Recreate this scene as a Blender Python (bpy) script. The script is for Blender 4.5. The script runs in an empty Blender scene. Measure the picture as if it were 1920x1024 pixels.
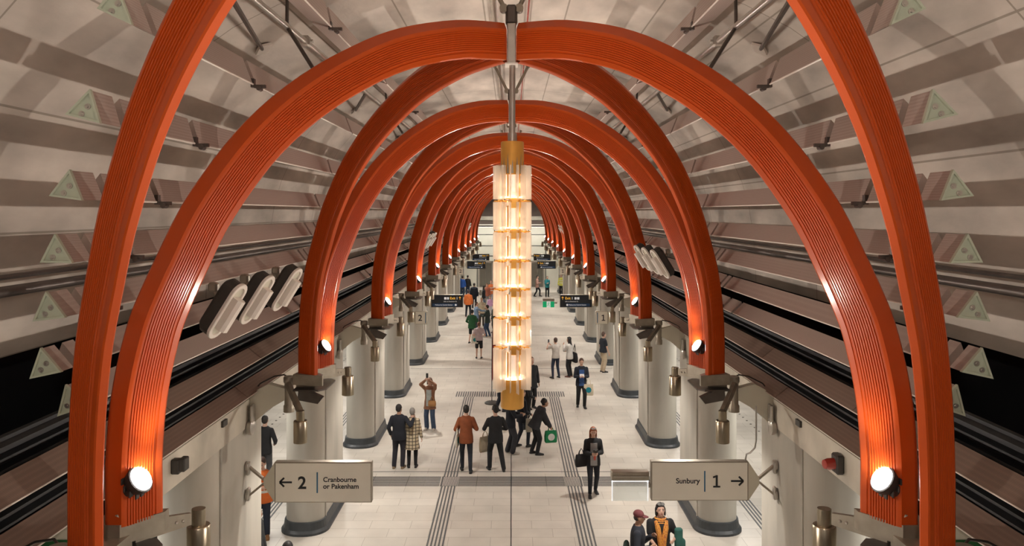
import bpy, bmesh, math, random
from math import sin, cos, pi, sqrt, atan2, radians
from mathutils import Vector, Matrix, Euler
random.seed(7)
S = bpy.context.scene
COL = S.collection
F, CX, CY, HC = 1450.0, 959.0, 398.0, 7.0
S0, DP = 6.02, 6.2
def PN(n): return S0 + DP*(n-1)
NB = 10
V = Vector

FLOOD, GRAZE, DOWN, CHAN, PLAT, FILL, WORLD = 390.0, 34.0, 275.0, 0.6, 125.0, 300.0, .04
# ---------------------------------------------------------------- helpers
class MB:
    def __init__(s): s.v = []; s.f = []; s.mi = []; s.sm = []
    def add(s, vs, fs, mi=0, smooth=False):
        o = len(s.v); s.v += [tuple(v) for v in vs]
        for f in fs: s.f.append([i+o for i in f]); s.mi.append(mi); s.sm.append(smooth)
        return s
    def box(s, c, size, rot=None, mi=0):
        R = rot or Matrix.Identity(3); c = V(c); h = V(size)/2
        vs = [c + R @ V((x*h.x, y*h.y, z*h.z)) for x in (-1,1) for y in (-1,1) for z in (-1,1)]
        return s.add(vs, [(0,1,3,2),(4,6,7,5),(0,4,5,1),(2,3,7,6),(0,2,6,4),(1,5,7,3)], mi)
    def bbox(s, c, size, b=.01, rot=None, mi=0):
        # bevelled box: octagonal prism rounded in all three directions
        R = rot or Matrix.Identity(3); c = V(c); h = V(size)/2; b = min(b, min(h)*.6)
        vs = []; idx = {}
        for x in (-1,1):
            for y in (-1,1):
                for z in (-1,1):
                    for k in range(3):
                        p = V((x*(h.x-(b if k != 0 else 0)), y*(h.y-(b if k != 1 else 0)), z*(h.z-(b if k != 2 else 0))))
                        idx[(x,y,z,k)] = len(vs); vs.append(c + R @ p)
        fs = []
        I = lambda x,y,z,k: idx[(x,y,z,k)]
        for a in (-1,1):
            fs.append([I(a,-1,-1,0),I(a,1,-1,0),I(a,1,1,0),I(a,-1,1,0)][::a])
            fs.append([I(-1,a,-1,1),I(-1,a,1,1),I(1,a,1,1),I(1,a,-1,1)][::a])
            fs.append([I(-1,-1,a,2),I(1,-1,a,2),I(1,1,a,2),I(-1,1,a,2)][::a])
        for a in (-1,1):
            for e in (-1,1):
                q = a*e
                fs.append([I(a,e,-1,0),I(a,e,-1,1),I(a,e,1,1),I(a,e,1,0)][::q])
                fs.append([I(-1,a,e,1),I(-1,a,e,2),I(1,a,e,2),I(1,a,e,1)][::q])
                fs.append([I(a,-1,e,2),I(a,-1,e,0),I(a,1,e,0),I(a,1,e,2)][::q])
        for x in (-1,1):
            for y in (-1,1):
                for z in (-1,1):
                    fs.append([I(x,y,z,0),I(x,y,z,1),I(x,y,z,2)][::x*y*z])
        return s.add(vs, fs, mi)
    def rings(s, rings, close=True, cap=True, mi=0, smooth=True):
        n = len(rings[0]); vs = [p for r in rings for p in r]; fs = []
        for i in range(len(rings)-1):
            for j in range(n if close else n-1):
                a = i*n+j; b = i*n+(j+1) % n
                fs.append((a, b, b+n, a+n))
        s.add(vs, fs, mi, smooth)
        if cap:
            s.add(rings[0], [tuple(range(n))[::-1]], mi); s.add(rings[-1], [tuple(range(n))], mi)
        return s
    def frame(s, d):
        d = V(d).normalized(); a = V((0,0,1)) if abs(d.z) < .9 else V((1,0,0))
        u = a.cross(d).normalized(); return u, d.cross(u), d
    def cyl(s, p0, p1, r0, r1=None, n=20, cap=True, mi=0, smooth=True):
        r1 = r0 if r1 is None else r1; p0 = V(p0); p1 = V(p1); u, w, d = s.frame(p1-p0)
        R = [[p + (u*cos(2*pi*k/n)+w*sin(2*pi*k/n))*r for k in range(n)] for p, r in ((p0,r0),(p1,r1))]
        return s.rings(R, True, cap, mi, smooth)
    def tube(s, pts, r, n=8, cap=True, mi=0):
        pts = [V(p) for p in pts]; R = []
        u0 = None
        for i, p in enumerate(pts):
            d = (pts[min(i+1,len(pts)-1)] - pts[max(i-1,0)]).normalized()
            if u0 is None: u0, w, _ = s.frame(d)
            u0 = (u0 - d*u0.dot(d)).normalized(); w = d.cross(u0)
            rr = r[i] if isinstance(r, (list,tuple)) else r
            R.append([p + (u0*cos(2*pi*k/n)+w*sin(2*pi*k/n))*rr for k in range(n)])
        return s.rings(R, True, cap, mi)
    def lathe(s, prof, c=(0,0,0), n=32, axis=(0,0,1), mi=0, cap=True, smooth=True):
        c = V(c); u, w, d = s.frame(axis)
        R = [[c + d*z + (u*cos(2*pi*k/n)+w*sin(2*pi*k/n))*r for k in range(n)] for r, z in prof]
        return s.rings(R, True, cap, mi, smooth)
    def prism(s, poly, p0, p1, U, W, mi=0, smooth=False):
        p0 = V(p0); p1 = V(p1); U = V(U); W = V(W)
        R = [[p + U*a + W*b for a, b in poly] for p in (p0, p1)]
        return s.rings(R, True, True, mi, smooth)
    def ball(s, c, r, n=12, m=8, mi=0, R=None):
        c = V(c); r = V(r) if not isinstance(r, (int,float)) else V((r,r,r)); R = R or Matrix.Identity(3)
        vs = [c + R@V((0,0,-r.z))]
        for i in range(1, m):
            t = -pi/2 + pi*i/m
            for k in range(n): vs.append(c + R@V((r.x*cos(t)*cos(2*pi*k/n), r.y*cos(t)*sin(2*pi*k/n), r.z*sin(t))))
        vs.append(c + R@V((0,0,r.z))); fs = []
        for k in range(n):
            fs.append((0, 1+(k+1)%n, 1+k)); fs.append((len(vs)-1, 1+(m-2)*n+k, 1+(m-2)*n+(k+1)%n))
        for i in range(m-2):
            for k in range(n):
                a = 1+i*n+k; b = 1+i*n+(k+1)%n; fs.append((a,b,b+n,a+n))
        return s.add(vs, fs, mi, True)
    def mesh(s, name, mats, origin=(0,0,0), weld=False):
        o = V(origin); me = bpy.data.meshes.new(name)
        me.from_pydata([V(v)-o for v in s.v], [], s.f)
        for m in (mats if isinstance(mats, (list,tuple)) else [mats]): me.materials.append(m)
        me.polygons.foreach_set('material_index', s.mi); me.polygons.foreach_set('use_smooth', s.sm)
        bm = bmesh.new(); bm.from_mesh(me)
        if weld: bmesh.ops.remove_doubles(bm, verts=bm.verts, dist=1e-5)
        bmesh.ops.recalc_face_normals(bm, faces=bm.faces)
        for e in bm.edges:
            if len(e.link_faces)==2 and e.calc_face_angle(0)>.7: e.smooth=False
        bm.to_mesh(me); bm.free(); me.update()
        return me
    def build(s, name, mats, parent=None, origin=(0,0,0), loc=None, weld=False):
        me = s.mesh(name, mats, origin, weld)
        o = bpy.data.objects.new(name, me); COL.objects.link(o)
        o.location = origin if loc is None else loc
        if parent: o.parent = parent
        return o
def tag(o, label=None, cat=None, group=None, kind=None):
    if label: o['label'] = label
    if cat: o['category'] = cat
    if group: o['group'] = group
    if kind: o['kind'] = kind
    return o
def empty(name, loc=(0,0,0), rz=0):
    o = bpy.data.objects.new(name, None); o.empty_display_size = .1
    o.location = loc; o.rotation_euler = (0,0,rz); COL.objects.link(o); return o
def kids(o): return [c for c in bpy.data.objects if c.parent == o]
def copy_tree(o, ks=None):
    c = o.copy(); COL.objects.link(c)
    for k in (ks if ks is not None else kids(o)):
        d = k.copy(); COL.objects.link(d); d.parent = c
        for g in kids(k):
            e = g.copy(); COL.objects.link(e); e.parent = d
    return c
def child_local(mb, name, mat, root):   # geometry given in the root's own frame
    return mb.build(name, mat, root)

# ---------------------------------------------------------------- materials
def mat(name, col, rough=.5, metal=0, bump=0, bscale=20, var=0, vscale=3, coat=0, emit=None, estr=0, spec=None, col2=None, stretch=None):
    m = bpy.data.materials.new(name); m.use_nodes = True; nt = m.node_tree; b = nt.nodes['Principled BSDF']
    b.inputs['Base Color'].default_value = (*col, 1); b.inputs['Roughness'].default_value = rough
    b.inputs['Metallic'].default_value = metal
    if coat: b.inputs['Coat Weight'].default_value = coat; b.inputs['Coat Roughness'].default_value = .12
    if spec is not None: b.inputs['Specular IOR Level'].default_value = spec
    if emit: b.inputs['Emission Color'].default_value = (*emit, 1); b.inputs['Emission Strength'].default_value = estr
    tc = nt.nodes.new('ShaderNodeTexCoord'); src = tc.outputs['Object']
    if stretch:
        mp = nt.nodes.new('ShaderNodeMapping'); mp.inputs['Scale'].default_value = stretch
        nt.links.new(src, mp.inputs['Vector']); src = mp.outputs['Vector']
    if var or col2:
        n = nt.nodes.new('ShaderNodeTexNoise'); n.inputs['Scale'].default_value = vscale; n.inputs['Detail'].default_value = 6
        nt.links.new(src, n.inputs['Vector'])
        r = nt.nodes.new('ShaderNodeValToRGB'); r.color_ramp.elements[0].position = .3; r.color_ramp.elements[1].position = .7
        c2 = col2 or tuple(c*(1-var) for c in col); c1 = tuple(min(1, c*(1+var*.5)) for c in col) if not col2 else col
        r.color_ramp.elements[0].color = (*c2, 1); r.color_ramp.elements[1].color = (*c1, 1)
        nt.links.new(n.outputs['Fac'], r.inputs['Fac']); nt.links.new(r.outputs['Color'], b.inputs['Base Color'])
    if bump:
        n = nt.nodes.new('ShaderNodeTexNoise'); n.inputs['Scale'].default_value = bscale; n.inputs['Detail'].default_value = 4
        nt.links.new(src, n.inputs['Vector'])
        k = nt.nodes.new('ShaderNodeBump'); k.inputs['Strength'].default_value = bump; k.inputs['Distance'].default_value = .01
        nt.links.new(n.outputs['Fac'], k.inputs['Height']); nt.links.new(k.outputs['Normal'], b.inputs['Normal'])
    return m
def srgb(r, g, b):
    f = lambda c: ((c/255+.055)/1.055)**2.4 if c > 10 else c/255/12.92
    return (f(r), f(g), f(b))
M = {}
M['orange'] = mat('orange_paint', (.53,.074,.007), .40, 0, 0, 60, .06, 1.5, coat=.22, spec=.3)
M['vault'] = mat('vault_concrete', (.60,.535,.475), .85, 0, .3, 14, .38, 1.6, stretch=(1,.4,1))
M['column'] = mat('column_concrete', (.44,.415,.36), .7, 0, .15, 8, .25, 1.2, stretch=(1,1,.25))
M['beam'] = mat('beam_concrete', (.56,.52,.44), .75, 0, .2, 10, .25, 1.5)
M['plinth'] = mat('plinth_rubber', (.045,.052,.058), .45, 0, .1, 30, .3, 4)
M['bronze'] = mat('bronze_steel', (.36,.32,.26), .42, .55, .05, 40, .2, 6)
M['steel'] = mat('stainless_steel', (.50,.47,.43), .32, .85, .03, 60, .15, 5)
M['darksteel'] = mat('dark_steel', (.13,.11,.10), .4, .8, .05, 40, .2, 5)
M['brass'] = mat('brushed_brass', (.42,.36,.27), .28, .95, .05, 50, .12, 8, stretch=(20,20,1))
M['gold'] = mat('gold_metal', (.80,.42,.09), .38, .55, .05, 40, .1, 5)
M['cream'] = mat('cream_powdercoat', (.60,.57,.47), .5, 0, 0, 1, .05, 2)
M['captriangle'] = mat('pale_green_cap', (.46,.50,.39), .5, 0, .05, 20, .1, 4)
M['white_plastic'] = mat('white_plastic', (.72,.66,.60), .4, 0, 0, 1, .04, 3)
M['housing'] = mat('dark_housing', (.06,.055,.05), .5, .3, .05, 30, .2, 5)
M['void'] = mat('unlit_void_black', (.022,.024,.030), .9, 0, .1, 5, .2, 1)  # near-black colour stands in for darkness in the unlit void and on the slab
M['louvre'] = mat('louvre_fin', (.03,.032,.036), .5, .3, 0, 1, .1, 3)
M['signface'] = mat('sign_face', (.88,.85,.76), .45, 0, 0, 1, .03, 3)
M['signdark'] = mat('sign_dark_face', (.012,.017,.028), .35, 0, 0, 1, .05, 3)
M['signblue'] = mat('sign_blue', (.012,.07,.20), .4, 0, 0, 1, .03, 3)
M['ink'] = mat('ink_black', (.012,.014,.018), .5, 0, 0, 1, .03, 3)
M['inkblue'] = mat('ink_blue', (.02,.14,.27), .5, 0, 0, 1, .03, 3)
M['inkwhite'] = mat('ink_white', (.8,.8,.8), .5, 0, 0, 1, .03, 3, emit=(1,1,1), estr=.35)
M['inkyellow'] = mat('ink_yellow', (.9,.5,.06), .5, 0, 0, 1, .03, 3, emit=(1,.55,.08), estr=.45)
M['greenlit'] = mat('green_exit_panel', (.0,.30,.12), .4, 0, 0, 1, .03, 3, emit=(.0,.55,.2), estr=.35)
M['darkgreen'] = mat('dark_green_panel', (.005,.10,.02), .5, 0, 0, 1, .1, 3)
M['red_lens'] = mat('red_beacon_lens', (.35,.03,.02), .25, 0, 0, 1, .05, 3, coat=.5)
M['lamp_on'] = mat('floodlight_lens', (1,1,1), .3, 0, 0, 1, .01, 3, emit=(1,.97,.98), estr=60)
M['glow'] = mat('warm_glow_disc', (1,.9,.8), .4, 0, 0, 1, .01, 3, emit=(1,.78,.55), estr=2.2)
M['glowtube'] = mat('warm_glow_tube', (1,.9,.8), .4, 0, 0, 1, .05, 30, emit=(1,.80,.64), estr=.32)
M['downlight'] = mat('downlight_lens', (1,1,1), .3, 0, 0, 1, .01, 3, emit=(1,.85,.68), estr=6)
M['edge_glow'] = mat('edge_lit_acrylic', (1,1,1), .3, 0, 0, 1, .01, 3, emit=(.9,.95,1), estr=.6)
M['tactile'] = mat('tactile_bar', (.10,.10,.10), .55, 0, .1, 40, .2, 20)
M['panel'] = mat('end_wall_panel', (.78,.76,.66), .55, 0, .05, 10, .12, .6)
M['panel_dark'] = mat('end_wall_dark', (.12,.085,.07), .7, 0, .1, 10, .2, .6)
M['trimdark'] = mat('dark_trim', (.02,.025,.03), .5, 0, 0, 1, .1, 3)
M['lift_glass'] = mat('lift_door_metal', (.22,.21,.18), .25, .7, 0, 1, .1, 3)

def perforated(name, col, dark, scale):
    m = mat(name, col, .45, .35); nt = m.node_tree; b = nt.nodes['Principled BSDF']; L = nt.links
    tc = nt.nodes['Texture Coordinate']
    v = nt.nodes.new('ShaderNodeTexVoronoi'); v.inputs['Scale'].default_value = scale; v.inputs['Randomness'].default_value = .0
    L.new(tc.outputs['Object'], v.inputs['Vector'])
    r = nt.nodes.new('ShaderNodeValToRGB'); r.color_ramp.elements[0].position = .28; r.color_ramp.elements[1].position = .40
    r.color_ramp.elements[0].color = (*dark,1); r.color_ramp.elements[1].color = (*col,1)
    L.new(v.outputs['Distance'], r.inputs['Fac']); L.new(r.outputs['Color'], b.inputs['Base Color'])
    return m
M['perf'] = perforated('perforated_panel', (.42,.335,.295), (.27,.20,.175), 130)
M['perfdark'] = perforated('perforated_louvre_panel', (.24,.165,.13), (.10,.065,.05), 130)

def floor_mat():
    m = mat('pale_stone_tiles', (.6,.56,.5), .38); nt = m.node_tree; b = nt.nodes['Principled BSDF']; L = nt.links
    tc = nt.nodes['Texture Coordinate']
    br = nt.nodes.new('ShaderNodeTexBrick'); br.inputs['Scale'].default_value = 1
    br.inputs['Brick Width'].default_value = .9; br.inputs['Row Height'].default_value = .45
    br.inputs['Mortar Size'].default_value = .006; br.inputs['Mortar Smooth'].default_value = .1
    br.inputs['Color1'].default_value = (.64,.595,.53,1); br.inputs['Color2'].default_value = (.585,.54,.475,1)
    br.inputs['Mortar'].default_value = (.40,.36,.31,1); br.offset = .5
    L.new(tc.outputs['Object'], br.inputs['Vector'])
    n = nt.nodes.new('ShaderNodeTexNoise'); n.inputs['Scale'].default_value = 1.3; n.inputs['Detail'].default_value = 8
    L.new(tc.outputs['Object'], n.inputs['Vector'])
    n2 = nt.nodes.new('ShaderNodeTexNoise'); n2.inputs['Scale'].default_value = 90; n2.inputs['Detail'].default_value = 2
    L.new(tc.outputs['Object'], n2.inputs['Vector'])
    def mulby(src, tex, lo, hi):
        mr = nt.nodes.new('ShaderNodeMapRange'); mr.inputs['From Min'].default_value = .3; mr.inputs['From Max'].default_value = .7
        mr.inputs['To Min'].default_value = lo; mr.inputs['To Max'].default_value = hi; L.new(tex, mr.inputs['Value'])
        mx = nt.nodes.new('ShaderNodeMix'); mx.data_type = 'RGBA'; mx.blend_type = 'MULTIPLY'; mx.inputs['Factor'].default_value = 1
        L.new(src, mx.inputs[6]); L.new(mr.outputs['Result'], mx.inputs[7]); return mx.outputs[2]
    c = mulby(mulby(br.outputs['Color'], n.outputs['Fac'], .88, 1.06), n2.outputs['Fac'], .92, 1.05)
    L.new(c, b.inputs['Base Color'])
    return m
M['floor'] = floor_mat()
def vault_mat():
    m = M['vault']; nt = m.node_tree; b = nt.nodes['Principled BSDF']; L = nt.links
    src = b.inputs['Base Color'].links[0].from_socket
    tc = nt.nodes['Texture Coordinate']; mp = nt.nodes.new('ShaderNodeMapping'); mp.inputs['Rotation'].default_value = (0,0,pi/2)
    # construction joints and stains of their own shape
    br = nt.nodes.new('ShaderNodeTexBrick'); br.inputs['Scale'].default_value = 1; br.inputs['Brick Width'].default_value = 3.1
    br.inputs['Row Height'].default_value = 1.2; br.inputs['Mortar Size'].default_value = .012; br.offset = 0
    br.inputs['Color1'].default_value = (1,1,1,1); br.inputs['Color2'].default_value = (.93,.93,.93,1); br.inputs['Mortar'].default_value = (.55,.53,.5,1)
    L.new(tc.outputs['UV'], br.inputs['Vector'])
    mx = nt.nodes.new('ShaderNodeMix'); mx.data_type = 'RGBA'; mx.blend_type = 'MULTIPLY'; mx.inputs['Factor'].default_value = 1
    L.new(src, mx.inputs[6]); L.new(br.outputs['Color'], mx.inputs[7])
    L.new(mx.outputs[2], b.inputs['Base Color'])
vault_mat()
def glass_mat(name, col, fac, tint):
    m = bpy.data.materials.new(name); m.use_nodes = True; nt = m.node_tree; nt.nodes.clear()
    o = nt.nodes.new('ShaderNodeOutputMaterial'); t = nt.nodes.new('ShaderNodeBsdfTransparent'); t.inputs[0].default_value = (*tint,1)
    tl = nt.nodes.new('ShaderNodeBsdfTranslucent'); tl.inputs[0].default_value = (*col,1)
    d = nt.nodes.new('ShaderNodeBsdfDiffuse'); d.inputs[0].default_value = (*col,1)
    g = nt.nodes.new('ShaderNodeBsdfGlossy'); g.inputs['Roughness'].default_value = .15
    a = nt.nodes.new('ShaderNodeMixShader'); a.inputs[0].default_value = .5; nt.links.new(tl.outputs[0], a.inputs[1]); nt.links.new(d.outputs[0], a.inputs[2])
    b = nt.nodes.new('ShaderNodeMixShader'); b.inputs[0].default_value = fac; nt.links.new(t.outputs[0], b.inputs[1]); nt.links.new(a.outputs[0], b.inputs[2])
    c = nt.nodes.new('ShaderNodeMixShader'); c.inputs[0].default_value = .06; nt.links.new(b.outputs[0], c.inputs[1]); nt.links.new(g.outputs[0], c.inputs[2])
    nt.links.new(c.outputs[0], o.inputs[0]); return m
M['fin_glass'] = glass_mat('frosted_fin_glass', (.92,.87,.80), .58, (1,.97,.93))
M['clear'] = glass_mat('clear_acrylic', (.8,.85,.85), .25, (.95,.97,.97))

# ---------------------------------------------------------------- camera and world
cam = bpy.data.cameras.new('camera'); co = bpy.data.objects.new('camera', cam); COL.objects.link(co)
co.location = (0,0,HC); co.rotation_euler = (pi/2,0,0)
cam.sensor_fit = 'HORIZONTAL'; cam.sensor_width = 36; cam.lens = F/1920*36
cam.shift_x = (960-CX)/1920; cam.shift_y = -(512-CY)/1920; cam.clip_start = .05; cam.clip_end = 300
S.camera = co
w = bpy.data.worlds.new('world'); S.world = w; w.use_nodes = True
w.node_tree.nodes['Background'].inputs[0].default_value = (1,.85,.72,1); w.node_tree.nodes['Background'].inputs[1].default_value = WORLD
S.view_settings.view_transform = 'Standard'; S.view_settings.look = 'None'; S.view_settings.gamma = 1
S.view_settings.exposure = 0.08
ORD = ['', 'first','second','third','fourth','fifth','sixth','seventh','eighth','ninth','tenth','eleventh','twelfth']

# ---------------------------------------------------------------- setting
def struct(mb, name, m, **k): o = mb.build(name, m, **k); tag(o, kind='structure'); return o
YE = 72.5
fl = MB(); fl.box((0,36,-.1),(30,80,.2)); struct(fl, 'floor', M['floor'])
# vault
prof = [(-4.9,5.6),(-4.88,6.1),(-4.84,6.6),(-4.76,7.1),(-4.62,7.6),(-4.42,8.05),(-4.15,8.5),(-3.8,8.9),(-3.35,9.22),(-2.8,9.5),(-2.2,9.7),(-1.5,9.84),(-.75,9.92),(0,9.95)]
prof = prof + [(-x,z) for x,z in prof[-2::-1]]
def vault():
    me = bpy.data.meshes.new('ceiling'); vs=[]; fs=[]; uv=[]
    L=[0]
    for i in range(1,len(prof)): L.append(L[-1]+sqrt((prof[i][0]-prof[i-1][0])**2+(prof[i][1]-prof[i-1][1])**2))
    ys=[-2,YE]
    n=len(prof); out=[(x*1.06,(z-5.6)*1.05+5.6) for x,z in prof]
    for y in ys:
        for x,z in prof: vs.append((x,y,z))
    for y in ys:
        for x,z in out: vs.append((x,y,z))
    for i in range(n-1):
        fs.append((i,i+1,i+1+n,i+n)); fs.append((2*n+i,3*n+i,3*n+i+1,2*n+i+1))
    fs.append((0,n,3*n,2*n)); fs.append((n-1,3*n-1,4*n-1,2*n-1))
    me.from_pydata(vs,[],fs); u=me.uv_layers.new(name='UVMap')
    for p in me.polygons:
        for li,vi in zip(p.loop_indices,p.vertices):
            k=vi%n; y=vs[vi][1]; u.data[li].uv=(y,L[k])
        p.use_smooth=True
    me.materials.append(M['vault'])
    o=bpy.data.objects.new('ceiling',me); COL.objects.link(o); tag(o,kind='structure')
vault()
for sd, nm in ((-1,'left'),(1,'right')):
    # dark service void behind the baffles, louvred backing, edge beam, platform slab
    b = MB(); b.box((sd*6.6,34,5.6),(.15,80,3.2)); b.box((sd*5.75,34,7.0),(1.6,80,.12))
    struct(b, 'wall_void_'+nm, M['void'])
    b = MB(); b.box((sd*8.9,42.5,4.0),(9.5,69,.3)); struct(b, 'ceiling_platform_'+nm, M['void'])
    b = MB(); b.prism([(0,3.66),(0,4.08),(.12,4.12),(.75,4.12),(.75,3.66)], (sd*4.1,8.0,0),(sd*4.1,YE,0),(sd,0,0),(0,0,1))
    struct(b, 'trim_beam_'+nm, M['beam'])
    b = MB(); b.box((sd*13.4,36,2.2),(.3,80,4.4)); struct(b, 'wall_platform_'+nm, M['panel'])
    # louvre fins between the lower baffles
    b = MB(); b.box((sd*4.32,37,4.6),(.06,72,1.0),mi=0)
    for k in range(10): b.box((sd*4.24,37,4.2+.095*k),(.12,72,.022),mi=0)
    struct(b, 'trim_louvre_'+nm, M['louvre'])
    # tactile strips
    def bars(y0,y1,xc,n=5,p=.082,wd=.036):
        t = MB()
        for k in range(n): t.box((xc+(k-(n-1)/2)*p,(y0+y1)/2,.004),(wd,y1-y0,.008))
        return t
    t = bars(8,19.75,sd*1.61); t2 = bars(20.45,29.3,sd*1.61); t.add(t2.v,t2.f)
    struct(t, 'trim_tactile_'+nm, M['tactile'])
    struct(bars(9,68,sd*5.65,4), 'trim_tactile_platform_'+nm, M['tactile'])
    t = MB()
    for k in range(130): t.cyl((sd*7.9,10+k*.42,0),(sd*7.9,10+k*.42,.008),.035,n=8)
    t.box((sd*8.6,37,.004),(.06,60,.008))
    struct(t, 'trim_platform_edge_'+nm, M['darksteel'])
t = MB()
for k in range(9): t.box((0,19.78+k*.082,.004),(2*1.38,.036,.008))
for sd in (-1,1):
    for k in range(9): t.box((sd*3.9,19.78+k*.082,.004),(4.1,.036,.008))
    for k in range(13): t.box((sd*1.61+(k-6)*.035*1.0,20.1,.004),(.016,.72,.008))
struct(t, 'trim_tactile_cross', M['tactile'])
t = MB()
for k in range(48): t.box((-2.1+k*4.1/47,29.75,.004),(.045,.8,.008))
struct(t, 'trim_tactile_far', M['tactile'])
t = MB(); t.box((-.01,38,.002),(.02,60,.004)); t.box((0,20.85,.002),(9,.025,.004)); t.box((0,34.6,.002),(9,.02,.004)); t.box((0,44,.002),(9,.03,.004))
for k in range(9):
    t.box((-3.6+k*.9,20.1,.009),(.012,.74,.004))
struct(t, 'trim_floor_joints', M['trimdark'])
# end wall with lift fronts
b = MB(); b.box((0,YE+.2,4.4),(30,.4,12)); struct(b,'wall_end',M['panel'])
b = MB(); b.box((0,YE-.1,8.0),(9.4,.3,3.4)); struct(b,'wall_end_upper',M['panel_dark'])
b = MB(); b.box((0,YE-.15,6.45),(9.4,.35,.35)); struct(b,'trim_end_band',M['beam'])
b = MB(); b.box((0,YE-.12,6.05),(9.4,.2,.35)); struct(b,'trim_end_dark_band',M['panel_dark'])
b = MB()
for z in (3.85,2.9,4.9): b.box((0,YE-.02,z),(9.4,.06,.06))
for x in (-3.2,-1.6,1.6,3.2): b.box((x,YE-.02,3.0),(.07,.06,6))
struct(b,'trim_end_joints',M['trimdark'])
for i,x in enumerate((-2.4,-.9,.9,2.4)):
    r = empty('door_%d'%(i+1),(x,YE-.03,0)); tag(r,kind='structure')
    f = MB(); f.box((0,0,2.35),(1.36,.12,.16)); f.box((-.62,0,1.2),(.12,.12,2.4)); f.box((.62,0,1.2),(.12,.12,2.4)); f.build('door_frame',M['steel'],r)
    for s in (-1,1): f = MB(); f.box((s*.28,0,1.13),(.54,.06,2.26)); f.build('door_leaf',M['lift_glass'],r)

# columns
def rrect(x0,x1,y0,y1,r,n=6):
    pts=[]
    for cx,cy,a0 in ((x1-r,y1-r,0),(x0+r,y1-r,pi/2),(x0+r,y0+r,pi),(x1-r,y0+r,3*pi/2)):
        for k in range(n+1): a=a0+pi/2*k/n; pts.append((cx+r*cos(a),cy+r*sin(a)))
    return pts
def column(sd,n):
    nm = 'left' if sd<0 else 'right'
    P=PN(n); r = empty('concrete_column',(sd*4.55,P-.4,0))
    tag(r,'pale concrete column with dark plinth, %s from the camera on the %s side'%(ORD[n-1],nm),'column','concrete columns along the concourse')
    b = MB(); pr = rrect(-.42,.42,-1.25,1.25,.36,8)
    b.rings([[(x,y,z) for x,y in pr] for z in (0,3.66)],smooth=True)
    b.build('shaft',M['column'],r)
    p = MB(); R=[]
    for off,z in ((.11,0),(.11,.05),(.06,.10),(.035,.26),(.0,.27)):
        R.append([(x,y,z) for x,y in rrect(-.42-off,.42+off,-1.25-off,1.25+off,.36+off,8)])
    p.rings(R,smooth=False); p.build('plinth',M['plinth'],r)
    g = MB(); g.cyl((-sd*.43,-.86,.25),(-sd*.43,-.86,3.66),.02,n=8); g.build('drain_pipe',M['steel'],r)
    return r
for sd in (-1,1):
    for n in range(2,NB+2):
        column(sd,n)
# ---------------------------------------------------------------- ribs
AP = [(-3.225,4.5),(-3.225,4.75),(-3.225,5.0),(-3.205,5.4),(-3.165,5.75),(-3.10,6.11),(-3.03,6.36),(-2.93,6.66),(-2.79,7.05),(-2.59,7.46),(-2.38,7.81),(-2.14,8.12),(-1.9,8.37),(-1.67,8.57),(-1.36,8.80),(-1.04,8.97),(-.62,9.12),(-.3,9.18),(-.09,9.205)]
KS = .918; RX, RY = .737, .676
def catmull(P, m=3):
    out=[]
    for i in range(len(P)-1):
        p0=V(P[max(i-1,0)]);p1=V(P[i]);p2=V(P[i+1]);p3=V(P[min(i+2,len(P)-1)])
        for k in range(m):
            t=k/m; out.append(.5*((2*p1)+(-p0+p2)*t+(2*p0-5*p1+4*p2-p3)*t*t+(-p0+3*p1-3*p2+p3)*t**3))
    out.append(V(P[-1])); return out
AC = catmull([(x,z) for x,z in AP],3)
def zrib(x):   # outer edge height at |x|
    for a,b in zip(AC,AC[1:]):
        if a.x <= -abs(x) <= b.x: t=(-abs(x)-a.x)/max(1e-6,b.x-a.x); return a.y+(b.y-a.y)*t
    return 4.5
def flutes(p, q, n, d):
    # fluted run from p to q with n shallow rounded grooves, then plain
    p=V(p);q=V(q);t=(q-p);nn=V((-t.y,t.x)).normalized(); out=[]
    for k in range(n):
        for f,h in ((0,0),(.5,0),(.62,1),(.88,1)):
            out.append(p+t*((k+f)/n)-nn*d*h)
    out.append(q); return out
# section in (radial inwards, towards viewer side)
A_=(0,0);B_=(.105,.10);C1=(.43,.032);C2=(.43,-.032);D_=(.105,-.10)
def section():
    s=[V((-.0,.012)),V((.09,.098)),V((.112,.1005))]
    s+=flutes((.125,.099),(.345,.052),10,-.009)+[V((.352,.041)),V((.366,.039)),V((.372,.0465))]
    s+=[V((.418,.037)),V((.43,.026)),V((.43,-.026)),V((.418,-.037))]
    s+=[V((.372,-.0465)),V((.366,-.039)),V((.352,-.041))]+flutes((.345,-.052),(.125,-.099),10,-.009)
    s+=[V((.112,-.1005)),V((.09,-.098)),V((-.0,-.012))]
    return s
SEC=section()
def rib_mesh(sx, sy):
    # sx: -1 left, +1 right ; sy: +1 runs away from the camera, -1 towards it
    R=[]
    for i,p in enumerate(AC):
        a=AC[max(i-1,0)];c=AC[min(i+1,len(AC)-1)]
        d=V(((c.x-a.x)/RX,c.y-a.y))
        if i<3: d=V((0,1))
        if i==len(AC)-1: d=V((1,.05))
        d.normalize(); inn=V((d.y,-d.x))   # in-plane inward (along plan, z)
        sx0=p.x*(1.02 if sy<0 else 1); ks=KS if sy>0 else (3.1-.16)/3.225; y0=(.12 if sy>0 else .16)+ks*(p.x+3.225); ring=[]
        for s in SEC:
            X=sx0+inn.x*s.x*RX+s.y*RY; Y=y0+inn.x*s.x*RY-s.y*RX; Z=p.y+inn.y*s.x
            X=min(X,-.055)
            ring.append((X*(-sx),Y*sy,Z))
        R.append(ring)
    b=MB(); b.rings(R,smooth=False)
    # smooth along the sweep only: keep flute edges by angle
    return b
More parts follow.
